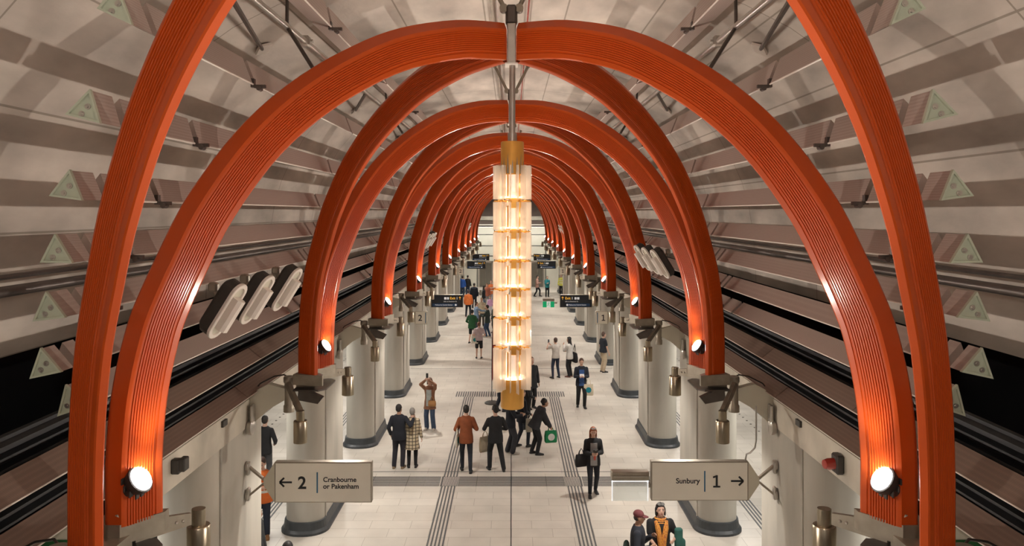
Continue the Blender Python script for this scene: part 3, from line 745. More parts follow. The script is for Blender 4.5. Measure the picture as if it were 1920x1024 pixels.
for s,dg_,nm in ((-1,'2','left'),(1,'1','right')):
    for Y,where in ((31.0,'nearer'),(55.5,'farther')):
        r,W,h=hanging_sign('platform_number_sign',s,Y,3.37,3.86,2.51,3.03,M['signface'],'small square cream numeral %s sign, %s of two on the %s columns'%(dg_,where,nm),'platform number signs')
        one(.07,-.12,.24,r,M['ink']) if s>0 else text(dg_,.34,(-.13,-.006,-.12),M['ink'],r,bold=.004)
        b=MB(); b.box((-s*.17,-.007,0),(.03,.004,.42)); b.build('divider_bar',M['inkblue'],r)
def exit_sign(s,Y,x0,x1,z0,z1,label):
    r,W,h=hanging_sign('exit_sign',s,Y,x0,x1,z0,z1,M['signdark'],label,'dark exit direction signs')
    k=1 if s>0 else -1
    if s>0:
        b=MB(); arrow(b,-.64,.135,.14,(0,1),-.006,.02); b.build('arrow',M['inkyellow'],r)
        text('Exit',.17,(-.52,-.006,.08),M['inkyellow'],r,bold=.003); text('1',.17,(-.22,-.006,.08),M['inkwhite'],r,bold=.003)
        text('Lifts to Swanston St',.078,(-.52,-.006,-.045),M['inkwhite'],r)
        b=MB(); b.box((-.02,-.006,.13),(.09,.004,.11)); b.box((.11,-.006,.13),(.11,.004,.11)); b.build('pictogram',M['inkwhite'],r)
        b=MB(); b.box((.10,-.005,-.185),(1.14,.004,.13)); b.build('blue_band',M['signblue'],r)
        b=MB(); b.lathe([(.03,0),(.045,0),(.045,.004),(.03,.004)],(-.42,-.008,-.185),20,(0,-1,0)); b.build('ring_emblem',M['inkwhite'],r)
        text('Melbourne Central Station',.078,(-.35,-.008,-.21),M['inkwhite'],r)
    else:
        b=MB(); arrow(b,.62,.135,.14,(0,1),-.006,.02); b.build('arrow',M['inkyellow'],r)
        text('Exit',.17,(.14,-.006,.08),M['inkyellow'],r,bold=.003); text('1',.17,(.44,-.006,.08),M['inkwhite'],r,bold=.003)
        text('Lifts to Swanston St',.078,(-.16,-.006,-.045),M['inkwhite'],r)
        b=MB(); b.box((.05,-.006,.13),(.09,.004,.11)); b.box((-.08,-.006,.13),(.11,.004,.11)); b.build('pictogram',M['inkwhite'],r)
        b=MB(); b.box((-.1,-.005,-.185),(1.2,.004,.13)); b.build('blue_band',M['signblue'],r)
        b=MB(); b.lathe([(.03,0),(.045,0),(.045,.004),(.03,.004)],(.42,-.008,-.185),20,(0,-1,0)); b.build('ring_emblem',M['inkwhite'],r)
        text('Melbourne Central Station',.078,(-.58,-.008,-.21),M['inkwhite'],r)
for s,nm in ((-1,'left'),(1,'right')):
    exit_sign(s,37.2,2.33,3.87,2.42,3.03,'dark Exit 1 sign with blue band on the %s, nearest of its kind'%nm)
    exit_sign(s,61.9,2.05,3.55,2.47,3.09,'dark Exit 1 sign with blue band on the %s, middle one of three'%nm)
    exit_sign(s,68.3,1.95,3.45,2.72,3.32,'dark Exit 1 sign with blue band on the %s, farthest of its kind'%nm)
# running-man exit light and the blank edge-lit one beside the Sunbury sign
def box_exit(Y,x0,x1,z0,z1,lit,label):
    xc=(x0+x1)/2; W=x1-x0; h=z1-z0; r=empty('exit_light',(xc,Y,(z0+z1)/2)); tag(r,label,'exit light')
    hh=h*.28; b=MB(); b.bbox((0,.05,h/2-hh/2),(W,.16,hh),.01); b.build('lamp_case',M['bronze'],r)
    b=MB(); b.box((0,.04,h/2-hh*.5+.0),(W*.9,.17,.01)); b.build('case_seam',M['steel'],r)
    ph=h-hh-.02; pz=-h/2+ph/2
    b=MB(); b.box((0,.03,pz),(W*.98,.012,ph)); b.build('panel',M['greenlit'] if lit else M['clear'],r)
    if lit:
        b=MB(); b.box((0,.02,pz),(W*.32,.006,ph)); b.build('white_field',M['inkwhite'],r)
        b=MB(); u=ph/2; q=.012
        b.ball((.02,q,pz+u*.66),(u*.14,.004,u*.14),8,6)
        for a,c,wd in (((.01,.45),(-.02,-.1),.2),((-.02,-.1),(.05,-.45),.14),((.05,-.45),(.02,-.85),.12),((-.02,-.1),(-.06,-.5),.14),((-.06,-.5),(-.13,-.55),.1),((.0,.4),(.08,.1),.1),((.0,.4),(-.08,.2),.1)):
            A=V((a[0],0,a[1]*u+pz)); C=V((c[0],0,c[1]*u+pz)); b.tube([A+V((0,q,0)),C+V((0,q,0))],wd*u*.5,6)
        b.build('running_man',M['greenlit'],r)
    else:
        b=MB(); t=.016
        b.box((0,.022,pz+ph/2-t/2),(W*.98,.004,t)); b.box((-W*.49+t/2,.022,pz),(t,.004,ph)); b.box((W*.49-t/2,.022,pz),(t,.004,ph)); b.build('edge_light',M['edge_glow'],r)
    b=MB(); b.box((W/2+.06,.06,.0),(.14,.05,.06)); b.build('link_bar',M['bronze'],r)
    return r
box_exit(37.2,1.50,2.07,2.42,2.84,True,'green running man exit light with brown case beside the nearest dark right sign')
box_exit(11.95,1.545,2.125,2.53,2.99,False,'blank edge lit clear exit panel with bronze case left of the Sunbury sign')
# green boxes seen past the nearest brackets
for s,nm in ((-1,'left'),(1,'right')):
    r=empty('emergency_sign',(s*4.35,7.2,4.0)); tag(r,'green and cream emergency sign low in the %s corner under the louvre panels'%nm,'sign','green corner signs')
    b=MB(); b.bbox((0,.04,-.25),(1.0,.08,.75),.01); b.build('sign_box',M['cream'],r)
    b=MB(); b.box((-s*.05,-.004,-.2),(.62,.01,.30)); b.build('green_panel',M['darkgreen'],r)
# small wall devices on the beam
b=MB(); r=empty('beam_camera',(-4.1,9.35,3.93)); tag(r,'small dark twin box device on the left beam beside the first lit rib','camera')
b.bbox((.05,0,0),(.1,.10,.18),.012); b.build('device_body',M['housing'],r); b=MB(); b.bbox((.13,.02,.02),(.08,.14,.16),.012); b.build('lens_box',M['housing'],r)
r=empty('beacon',(4.1,9.6,3.88)); tag(r,'red beacon lamp with dark base on the right beam beside the first lit rib','beacon')
b=MB(); b.bbox((-.05,0,0),(.1,.18,.24),.02); b.build('beacon_base',M['housing'],r)
b=MB(); b.lathe([(.07,0),(.07,.09),(.055,.14),(0,.15)],(-.09,0,0),20,(-1,-.2,0)); b.build('beacon_lens',M['red_lens'],r)
for s,nm in ((-1,'left'),(1,'right')):
    b=MB(); b.bbox((s*4.085,11.0,4.0),(.04,.17,.09),.006); o=b.build('beam_label_box',M['housing']); tag(o,'small black box on the %s edge beam before the second bracket'%nm,'box')
# banner stand behind the lantern
r=empty('banner_stand',(-.72,28.3,0)); tag(r,'tall narrow red and black feather banner on a round base, left of the lantern foot','banner')
b=MB(); b.lathe([(0,0),(.26,0),(.26,.04),(.2,.07),(.04,.09),(0,.09)],n=28); b.build('round_base',M['housing'],r)
b=MB(); b.tube([(0,0,.05),(0,0,1.2),(.02,0,2.6),(.12,0,3.1)],.014,8); b.build('pole',M['housing'],r)
b=MB(); Z=[(.0,.75),(.0,1.5),(.0,2.3),(.04,2.85),(.14,3.1),(.26,2.9),(.24,2.2),(.15,1.3)]
b.rings([[(x,-.004,z) for x,z in Z],[(x,.004,z) for x,z in Z]],smooth=False); b.build('banner_cloth',mat('banner_red',(.28,.03,.03),.8),r)
# platform ceiling lights (under the slab)
for s,nm in ((-1,'left'),(1,'right')):
    b=MB(); b.bbox((0,0,0),(.16,2.2,.07),.01); pl=b.build('platform_light',M['cream']); b=MB(); b.box((0,0,-.038),(.12,2.1,.006)); b.build('diffuser',M['downlight'],pl); pk=kids(pl)
    for k in range(9):
        y=10+k*6.2; o=pl if k==0 else copy_tree(pl,pk); o.location=(s*6.6,y,3.81)
        tag(o,'linear light under the %s platform ceiling, %s from the camera'%(nm,ORD[k+1]),'light','platform ceiling lights')
        L=bpy.data.lights.new('platform_light_beam','AREA'); L.shape='RECTANGLE'; L.size=.3; L.size_y=2.1; L.energy=PLAT; L.color=(1,.95,.88)
        lo=bpy.data.objects.new('platform_light_beam',L); COL.objects.link(lo); lo.location=(s*6.6,y,3.75)
# ---------------------------------------------------------------- people
SK={'fair':(.58,.36,.27),'tan':(.36,.20,.13),'brown':(.17,.085,.05)}
PM={}
def cm(col,rough=.85,key=None):
    k=(col,rough)
    if k not in PM: PM[k]=mat('cloth_%d'%len(PM),col,rough,0,.25,45,.18,9)
    return PM[k]
def skin(k):
    if k not in PM: PM[k]=mat('skin_'+k,SK[k],.55,0,.03,60,.08,12)
    return PM[k]
def check_mat():
    m=mat('checked_wool',(.50,.42,.28),.9); nt=m.node_tree; L=nt.links; b=nt.nodes['Principled BSDF']
    tc=nt.nodes['Texture Coordinate']; out=None
    sx=nt.nodes.new('ShaderNodeSeparateXYZ'); L.new(tc.outputs['Object'],sx.inputs[0])
    prev=None
    for ax,sc in (('X',11),('Z',11),('Y',11)):
        mu=nt.nodes.new('ShaderNodeMath'); mu.operation='MULTIPLY'; mu.inputs[1].default_value=sc; L.new(sx.outputs[ax],mu.inputs[0])
        fr=nt.nodes.new('ShaderNodeMath'); fr.operation='FRACT'; L.new(mu.outputs[0],fr.inputs[0])
        lt=nt.nodes.new('ShaderNodeMath'); lt.operation='LESS_THAN'; lt.inputs[1].default_value=.2; L.new(fr.outputs[0],lt.inputs[0])
        if prev is None: prev=lt.outputs[0]
        elif ax=='Y': pass
        else:
            mx=nt.nodes.new('ShaderNodeMath'); mx.operation='MAXIMUM'; L.new(prev,mx.inputs[0]); L.new(lt.outputs[0],mx.inputs[1]); prev=mx.outputs[0]
    mi=nt.nodes.new('ShaderNodeMix'); mi.data_type='RGBA'; L.new(prev,mi.inputs[0]); mi.inputs[6].default_value=(.55,.46,.32,1); mi.inputs[7].default_value=(.06,.045,.035,1)
    L.new(mi.outputs[2],b.inputs['Base Color']); return m
M['check']=check_mat()
M['scarf']=mat('patterned_scarf',(.80,.40,.05),.85,0,.2,30,0,38,col2=(.40,.10,.05)); 
M['hivis']=mat('reflective_band',(.6,.6,.55),.4)
def capsule(mb,p0,r0,p1,r1,n=10,flat=None):
    p0=V(p0);p1=V(p1); d=(p1-p0); L=d.length
    if L<1e-5: mb.ball(p0,max(r0,r1),n,6); return
    u,w_,dd=mb.frame(d); R=[]
    for a in (-80,-50,-20): a=radians(a); R.append((r0*cos(a),r0*sin(a)))
    R.append((r0,0)); R.append((r1,L))
    for a in (20,50,80): a=radians(a); R.append((r1*cos(a),L+r1*sin(a)))
    mb.rings([[p0+dd*z+(u*cos(2*pi*k/n)+w_*sin(2*pi*k/n))*r for k in range(n)] for r,z in R])
def ik(S_,T,l1,l2,pole):
    d=T-S_; L=d.length
    if L>(l1+l2)*.999: T=S_+d*((l1+l2)*.999/L); d=T-S_; L=d.length
    a=(l1*l1-l2*l2+L*L)/(2*L); h=sqrt(max(0,l1*l1-a*a)); dn=d/L; pp=pole-dn*pole.dot(dn)
    if pp.length<1e-4: pp=V((0,-1,0))
    return S_+dn*a+pp.normalized()*h, T
def remesh(mb,name,material,vox,parent,smooth=2):
    me=mb.mesh(name,material); o=bpy.data.objects.new(name,me); COL.objects.link(o)
    m=o.modifiers.new('r','REMESH'); m.mode='VOXEL'; m.voxel_size=vox; m.use_smooth_shade=True
    if smooth: k=o.modifiers.new('s','SMOOTH'); k.factor=.5; k.iterations=smooth
    dg=bpy.context.evaluated_depsgraph_get(); dg.update(); n=bpy.data.meshes.new_from_object(o.evaluated_get(dg))
    o.modifiers.clear(); o.data=n; n.materials.clear(); n.materials.append(material)
    n.polygons.foreach_set('use_smooth',[True]*len(n.polygons)); o.parent=parent; bpy.data.meshes.remove(me); return o
def person(px,py,face,label,h=1.72,top=(.02,.022,.03),bot=(.02,.022,.03),hair=(.02,.015,.012),sk='fair',hands=None,feet=None,lean=0,
           head=(0,0),style='jacket',legs='trousers',shoes=(.02,.02,.02),hairlen=0,topmat=None,botmat=None,headpx=None,XY=None,lo=False,group=None,wide=1.0,
           inner=None,cap=None,vest=None,curly=False,sit=0,extras=None):
    """px,py: where the feet meet the floor in the photo, turned into a floor point; face: heading, 0 away from the camera, 90 to the right"""
    if XY: X,Y=XY
    else: Y=F*HC/(py-CY); X=(px-CX)*Y/F
    k=h/1.75; r=empty('person',(X,Y,0),-radians(face)); tag(r,label,'person',group)
    vox=.022 if lo else .0125; cv=.024 if lo else .015
    feet=feet or ((-.10,.0),(.10,.0)); hands=hands or ((-.27,.05,.86),(.27,.05,.86))
    hipz=.93-abs(feet[0][1]-feet[1][1])*.10
    P=lambda x,y,z:V((x,y,z))*k
    def T(x,y,z):   # torso coordinates leaned forward about the hips
        dz=z-hipz; a=radians(lean); return V((x,y*cos(a)+dz*sin(a),hipz+dz*cos(a)-y*sin(a)))*k
    skm=skin(sk)
    chestw=.157*wide
    pel=T(0,0,hipz); 
    body=MB(); cloth=MB(); pants=MB()
    G=.016 if style!='puffer' else .045
    def torso(mb,g,z0=None,flare=0):
        # stacked ellipses from hips to shoulders
        prof=[(hipz-.06,.150,.105),(hipz+.02,.152,.106),(1.05,.140,.10),(1.18,.150,.112),(1.30,.168,.118),(1.37,.172,.108),(1.42,.150,.09),(1.455,.105,.07),(1.48,.066,.058)]
        if z0: prof=[(z,a_+(.022 if z<1.0 else .012 if z<1.1 else 0),c_+(.024 if z<1.0 else .012 if z<1.1 else 0)) for z,a_,c_ in prof]; prof=[(z0,.178+flare,.135+flare*.8)]+[((z0+hipz)/2+.0,.16+flare*.6,.118+flare*.5)]*(1 if z0<hipz-.15 else 0)+prof[1:]
        R=[]
        for z,a,c in prof:
            R.append([T((a*wide+g)*cos(2*pi*q/20),(c*(.5+.5*wide)+g)*sin(2*pi*q/20)+(.01 if z>1.2 else 0),z+(g*.3 if z>1.4 else 0)) for q in range(20)])
        mb.rings(R)
    torso(body,0)
    nk=T(0,.0,1.44); hd=T(0,.035,1.625)
    hy,hp=radians(head[0]),radians(head[1])
    RH=Matrix.Rotation(-hy,3,'Z')@Matrix.Rotation(-hp-radians(lean*.35),3,'X')
    H=lambda x,y,z: hd+RH@(V((x,y,z))*k)
    capsule(body,nk,.062*k,hd+V((0,-.01,-.06))*k,.054*k)
    # head: cranium, face, jaw, nose, ears
    RHs=RH
    body.ball(H(0,-.012,.03),V((.076,.093,.098))*k,16,12,0,RHs)
    body.ball(H(0,.025,-.035),V((.060,.066,.085))*k,14,10,0,RHs)
    body.ball(H(0,.052,-.085),V((.034,.030,.026))*k,10,8,0,RHs)
    body.ball(H(0,.095,-.018),V((.013,.020,.024))*k,8,6,0,RHs)
    for sx in (-1,1):
        body.ball(H(sx*.077,-.005,-.01),V((.012,.020,.030))*k,8,6,0,RHs)
        body.ball(H(sx*.030,.070,.022),V((.024,.014,.009))*k,8,6,0,RHs)
    # arms
    sh=[T(-chestw-.012,.0,1.385),T(chestw+.012,.0,1.385)]; wr=[]
    for i,sx in enumerate((-1,1)):
        hd_=hands[i]; Tt=V(hd_)*k if len(hd_)==3 else V(hd_[:3])*k
        pole=V((sx*.55,-.6,-.6)) if Tt.z<1.55*k else V((sx*1.0,.1,-.5))
        el,w_=ik(sh[i],Tt,.285*k,.255*k,pole); wr.append(w_)
        capsule(body,sh[i],.050*k,el,.038*k); capsule(body,el,.039*k,w_,.026*k)
        d=(w_-el).normalized(); side=d.cross(V((0,0,1))); side=side.normalized() if side.length>.1 else V((1,0,0)); side=side*(1 if i==0 else 1)
        nrm=side.cross(d).normalized()
        inward=V((-sx,0,0)); pn=(inward-d*inward.dot(d)); pn=pn.normalized() if pn.length>.2 else nrm
        lat=d.cross(pn).normalized()
        Mx=Matrix((lat,pn,d)).transposed()
        body.ball(w_+d*.055*k,V((.040,.018,.052))*k,10,8,0,Mx)
        if lat.y<0: lat=-lat
        for q in range(4):
            o_=(q-1.5)*.019; ln=(.036,.042,.040,.032)[3-q]; b0=w_+d*.090*k+lat*o_*k
            b1=b0+(d*.95+pn*.35).normalized()*ln*k; b2=b1+(d*.45+pn*.9).normalized()*ln*.85*k
            capsule(body,b0,.0095*k,b1,.009*k,6); capsule(body,b1,.009*k,b2,.0075*k,6)
        t0=w_+d*.035*k+lat*.034*k; t1=t0+(lat*.7+d*.6+pn*.4).normalized()*.035*k; t2=t1+(d*.9+pn*.5).normalized()*.028*k
        capsule(body,t0,.011*k,t1,.010*k,6); capsule(body,t1,.010*k,t2,.008*k,6)
        g=G*.8
        if style in('tshirt','vest_t'): m_=sh[i].lerp(el,.62); capsule(cloth,sh[i],.060*k+g,m_,.052*k+g)
        else:
            e2=w_-d*.015*k; capsule(cloth,sh[i],.056*k+g,el,.046*k+g); capsule(cloth,el,.047*k+g,e2,.032*k+g)
    # legs
    for i,sx in enumerate((-1,1)):
        hp_=T(sx*.085,0,hipz); fx,fy=feet[i]; an=P(fx,fy-.03,.085); kn,an=ik(hp_,an,.43*k,.43*k,V((sx*.1,1,0)))
        capsule(body,hp_,.080*k,kn,.052*k); capsule(body,kn,.053*k,an,.034*k); 
        toe=P(fx+sx*.02,fy+.10,.03); capsule(body,an+V((0,-.02,-.045))*k,.030*k,toe,.024*k)
        if legs=='trousers': capsule(pants,hp_,.106*k,kn,.077*k); capsule(pants,kn,.077*k,an+V((0,0,.0))*k,.062*k)
        elif legs=='wide': capsule(pants,hp_,.100*k,kn,.082*k); capsule(pants,kn,.082*k,an+V((0,0,-.01))*k,.080*k)
        elif legs=='slim': capsule(pants,hp_,.100*k,kn,.068*k); capsule(pants,kn,.068*k,an,.050*k)
        elif legs=='shorts': capsule(pants,hp_,.105*k,kn+V((0,0,.02))*k,.082*k)
        s_=MB(); hl=P(fx-sx*.0,fy-.065,.038); R2=[]
        dd=(toe-hl); dd.z=0; dn=dd.normalized(); sd=V((-dn.y,dn.x,0))
        for t,wd,z1 in ((-.03,.028,.05),(0,.038,.085),(.06,.042,.10),(.13,.046,.075),(.20,.045,.055),(.235,.030,.045)):
            c=hl+dn*t*k; R2.append([V((c.x,c.y,0))+sd*a*wd*k+V((0,0,z*k)) for a,z in ((-1,.004),(1,.004),(1.02,.03),(.7,z1*.85),(0,z1),(-.7,z1*.85),(-1.02,.03))])
        s_.rings(R2); s_.build('shoe',cm(shoes,.6),r)
    R=[[T((.15*wide+.006)*cos(2*pi*q/18),(.104+.004)*sin(2*pi*q/18),z) for q in range(18)] for z in (hipz-.09,hipz,hipz+.09)]
    pants.rings(R)
    remesh(body,'body',skm,vox,r,1 if lo else 2)
    z0={'jacket':hipz-.14,'tshirt':hipz-.06,'vest_t':hipz-.06,'puffer':hipz-.12,'coat':hipz-.38,'long':hipz-.22}[style]; fl={'coat':.05,'long':.03,'puffer':.02}.get(style,.0)
    torso(cloth,G,z0,fl)
    tm=topmat or cm(top); remesh(cloth,'jacket' if style in('jacket','puffer') else 'coat' if style in('coat','long') else 'shirt',tm,cv,r,3)
    remesh(pants,'shorts' if legs=='shorts' else 'trousers',botmat or cm(bot),cv,r,3)
    if inner:
        b=MB(); R=[[T(x*.088,yy+(0 if abs(x)<.6 else -.016),z) for x in (-1,-.4,.4,1)] for z,yy in ((hipz-.10,.158),(hipz+.02,.150),(1.1,.138),(1.25,.150),(1.37,.146))]; b.rings([q+[p+V((0,-.015,0)) for p in q[::-1]] for q in R],smooth=True); b.build('shirt_front',cm(inner),r)
    if vest:
        b=MB(); 
        for z in (1.02,1.20): b.rings([[T((.16*wide+G+.012)*cos(2*pi*q/20),(.118+G+.012)*sin(2*pi*q/20)+.005,zz) for q in range(20)] for zz in (z,z+.05)],smooth=True)
        b.build('reflective_strip',M['hivis'],r)
    # collar
    b=MB(); b.rings([[T((.075+g_)*cos(2*pi*q/16),(.070+g_)*sin(2*pi*q/16)-.002,z) for q in range(16)] for z,g_ in ((1.44,.016),(1.485,.004),(1.485,-.008),(1.44,.0))],cap=False); b.build('collar',tm,r)
    # hair
    b=MB()
    if not cap:
        b.ball(H(0,-.026,.045),V((.086,.096,.098))*k,14,10,0,RHs); b.ball(H(0,-.045,.0),V((.080,.070,.080))*k,12,8,0,RHs)
        if curly:
            rr=random.Random(3)
            for _ in range(60):
                a=rr.uniform(0,2*pi); e=rr.uniform(-.2,1.4); b.ball(H(.085*cos(a)*cos(e),-.03+.092*sin(a)*cos(e),.04+.10*sin(e)),.022*k,6,5)
        if hairlen:
            for t in range(5):
                z=.0-hairlen*t/4; b.ball(H(0,-.055-.01*t,z),V((.088-.004*t,.050,.06))*k,12,8,0,RHs)
                if t<4:
                    for sx in (-1,1): b.ball(H(sx*.086,-.028,z+.01),V((.018,.038,.05))*k,8,6,0,RHs)
            b.ball(H(0,.045,.092),V((.062,.035,.026))*k,10,8,0,RHs)
        remesh(b,'hair',cm(hair,.6),.014 if not lo else .022,r,1)
    else:
        b.ball(H(0,-.02,.055),V((.088,.100,.078))*k,16,10,0,RHs); b.build('cap_crown',cm(cap),r)
        b=MB(); R=[[H(.07*cos(pi*q/10),.05+d_*sin(pi*q/10),.045-e_) for q in range(11)] for d_,e_ in ((.03,0),(.115,.012),(.115,.022),(.03,.012))]; b.rings(R,close=False,cap=False); b.build('cap_peak',cm(cap),r)
        b=MB(); b.ball(H(0,-.045,-.01),V((.080,.062,.06))*k,12,8,0,RHs); b.build('hair',cm(hair,.6),r)
    if not lo:
        for sx in (-1,1):
            b=MB(); b.ball(H(sx*.030,.080,.006),V((.013,.008,.007))*k,8,6,0,RHs); e=b.build('eye',cm((.6,.58,.55),.3),r)
            b=MB(); b.ball(H(sx*.030,.0865,.006),V((.006,.003,.006))*k,8,6,0,RHs); b.build('iris',cm((.03,.02,.015),.3),e)
            b=MB(); b.ball(H(sx*.031,.084,.032),V((.018,.006,.004))*k,8,6,0,RHs); b.build('eyebrow',cm(hair,.6),r)
        b=MB(); b.ball(H(0,.087,-.055),V((.022,.007,.007))*k,8,6,0,RHs); b.build('mouth',cm((.38,.12,.10),.5),r)
    r['_k']=k
    return dict(root=r,wr=wr,sh=sh,H=H,T=T,k=k,W=lambda p: Matrix.Translation(r.location)@(Matrix.Rotation(r.rotation_euler.z,4,'Z')@V(p)) )
def Wp(p,d): # local point of person d -> world
    a=d['root'].rotation_euler.z; q=Matrix.Rotation(a,3,'Z')@V(p); return q+d['root'].location
def bag(d,at,label,col=(.62,.56,.44),w=.34,h=.38,t=.07,rot=0,strap=.22,name='tote_bag',logo=None,cat='bag',lg=.085):
    """top-level bag whose handle top is at the person-local point `at`"""
    p=Wp(at,d); r=empty(name,p,d['root'].rotation_euler.z+radians(rot)); tag(r,label,cat)
    b=MB(); zt=-strap; R=[]
    for f,ww,tt in ((0,.90,.35),(.1,.93,.7),(.5,1,1),(.9,.97,1.0),(1,.9,.75)):
        z=zt-h*f; pr=rrect(-w/2*ww,w/2*ww,-t/2*tt,t/2*tt,min(t*tt,.06)*.45,3); R.append([(x,y,z) for x,y in pr])
    b.rings(R); b.build('bag_body',cm(col),r)
    for sy in (-1,1):
        b=MB(); b.tube([(-w*.22,sy*t*.2,zt-.02),(-w*.16,sy*t*.1,zt*.5),(0,0,0),(w*.16,sy*t*.1,zt*.5),(w*.22,sy*t*.2,zt-.02)],.009,6); b.build('handle',cm(col),r)
    if logo:
        for sy in (-1,1):
            b=MB(); b.lathe([(0,0),(lg,0),(lg,.004),(0,.004)],(0,sy*t*.5,zt-h*.5),24,(0,sy,0)); 
            o=b.build('printed_emblem',cm(logo),r)
    return r
def phone(d,at,label,rot=0):
    p=Wp(at,d); r=empty('phone',p,d['root'].rotation_euler.z+radians(rot)); tag(r,label,'phone')
    b=MB(); b.bbox((0,0,0),(.075,.010,.15),.004); b.build('case',cm((.015,.015,.018),.3),r)
    b=MB(); b.box((0,-.0055,0),(.068,.001,.14)); b.build('screen',cm((.03,.035,.05),.15),r); return r
NAVY=(.012,.014,.022); BLK=(.012,.012,.014); DENIM=(.05,.085,.15)
# couple on the left
p=person(748,878,5,'man in dark suit with his arm around a grey haired woman',h=1.74,top=NAVY,bot=(.025,.025,.035),hair=(.012,.01,.01),shoes=(.28,.2,.12),
  hands=((-.25,.08,.90),(.40,.06,1.36)),feet=((-.13,0),(.10,.02)),wide=1.08,sk='tan',head=(20,0))
person(773,876,-5,'grey haired woman in checked cream coat held by a man in a suit',h=1.62,topmat=M['check'],bot=BLK,hair=(.25,.23,.21),style='coat',legs='slim',wide=.95)
# woman taking a picture
p=person(806,806,190,'woman in brown coat and blue jeans raising a phone overhead',h=1.68,top=(.30,.15,.09),botmat=cm(DENIM),hair=(.10,.05,.03),style='long',legs='wide',shoes=(.6,.56,.5),
  hands=((-.05,.26,1.72),(.07,.26,1.72)),feet=((-.13,.02),(.12,-.02)),inner=(.45,.5,.5),hairlen=.12)
phone(p,(.01,.28,1.80),'black phone held up by the woman in the brown coat')
bag(p,(-.12,.16,1.12),'tan crossbody bag on the woman in the brown coat',(.48,.25,.10),.26,.18,.08,strap=.14,name='crossbody_bag')
# rust jacket
p=person(874,884,-4,'person in rust corduroy jacket and dark trousers seen from behind',h=1.78,top=(.24,.065,.02),bot=(.02,.024,.035),hair=(.015,.012,.01),hands=((-.16,.22,1.15),(.16,.22,1.15)),feet=((-.10,.12),(.11,-.14)),style='jacket',legs='slim',wide=1.0)
bag(p,(-.235,.0,1.42),'white tote bag with teal emblem hanging behind the rust jacket',(.68,.64,.55),.30,.34,.05,rot=75,strap=.40,logo=(.02,.28,.28))
# dark suit looking down
p=person(929,882,-12,'man in black suit walking away with head bowed',h=1.74,top=BLK,bot=BLK,hair=(.012,.01,.01),hands=((-.20,.30,1.16),(.22,.24,1.06)),feet=((-.15,.10),(.20,-.12)),legs='trousers',wide=1.12,head=(-18,18),curly=True)
bag(p,(-.24,.26,1.02),'plain beige tote bag held by the man in the black suit',(.50,.43,.32),.36,.42,.08,rot=20,strap=.16)
# around the lantern foot
p=person(957,850,80,'man in dark jacket below the lantern looking at his hands',h=1.74,top=NAVY,bot=(.03,.03,.038),hands=((-.14,.30,1.12),(.14,.32,1.14)),feet=((-.10,-.04),(.10,.08)),shoes=(.35,.32,.28),wide=1.08,head=(0,20),legs='wide')
p=person(978,838,60,'person in black behind the dark jacketed man, one leg stepping right',h=1.72,top=NAVY,bot=(.02,.025,.04),feet=((-.10,-.1),(.12,.18)),hands=((-.2,.2,1.0),(.2,.2,1.0)),legs='slim')
bag(p,(.26,.10,1.05),'narrow cream tote bag between the two men under the lantern',(.60,.56,.47),.2,.40,.05,rot=60,strap=.16)
p=person(1003,852,78,'curly haired person in black puffer jacket leaning forward to the right',h=1.66,top=(.022,.022,.026),bot=BLK,style='puffer',hair=(.01,.008,.008),curly=True,lean=24,hands=((-.17,.42,.86),(.14,.45,.84)),feet=((-.10,-.05),(.10,.08)),head=(0,-14),sk='tan')
bag(p,(.0,.47,.80),'green shopping bag with white ring emblem held by the leaning person',(.01,.20,.07),.36,.34,.16,rot=90,strap=.14,logo=(.62,.62,.58),lg=.10,name='shopping_bag')
# women on the right
p=person(1112,928,176,'auburn haired woman in grey top and dark cardigan walking towards the camera',h=1.68,top=BLK,bot=(.012,.014,.022),hair=(.26,.07,.02),hairlen=.17,legs='slim',inner=(.32,.31,.31),hands=((-.07,.27,1.14),(.08,.27,1.14)),feet=((-.09,-.14),(.10,.14)),head=(0,8),wide=1.0)
b=MB(); H=p['H']
for sx in (-1,1): b.lathe([(.018,0),(.026,0),(.026,.006),(.018,.006)],H(sx*.034,.055,.118),14,(0,.7,.7))
b.tube([H(-.075,-.0,.10),H(-.06,.052,.118),H(.06,.052,.118),H(.075,0,.10)],.004,6); o=b.build('sunglasses',M['housing']); o.location=p['root'].location; o.rotation_euler=p['root'].rotation_euler; tag(o,'dark sunglasses pushed up on the auburn haired woman','sunglasses')
bag(p,(.30,.02,1.16),'black shoulder bag at the hip of the auburn haired woman',(.012,.012,.014),.30,.30,.12,rot=15,strap=.14,name='shoulder_bag')
b=MB(); b.bbox((0,0,0),(.12,.08,.08),.01); b.lathe([(.03,0),(.03,.05),(0,.05)],(0,.04,0),14,(0,1,0)); o=b.build('camera_device',M['housing']); o.location=Wp((.0,.33,1.19),p); o.rotation_euler=p['root'].rotation_euler; tag(o,'small black camera in the hands of the auburn haired woman','camera')
b=MB(); b.lathe([(.025,-.06),(.035,.06),(0,.06)],(0,0,0),16); o=b.build('drink_cup',cm((.55,.10,.07),.5)); o.location=Wp((.0,.24,1.00),p); tag(o,'red cup held in front of the auburn haired woman','cup')
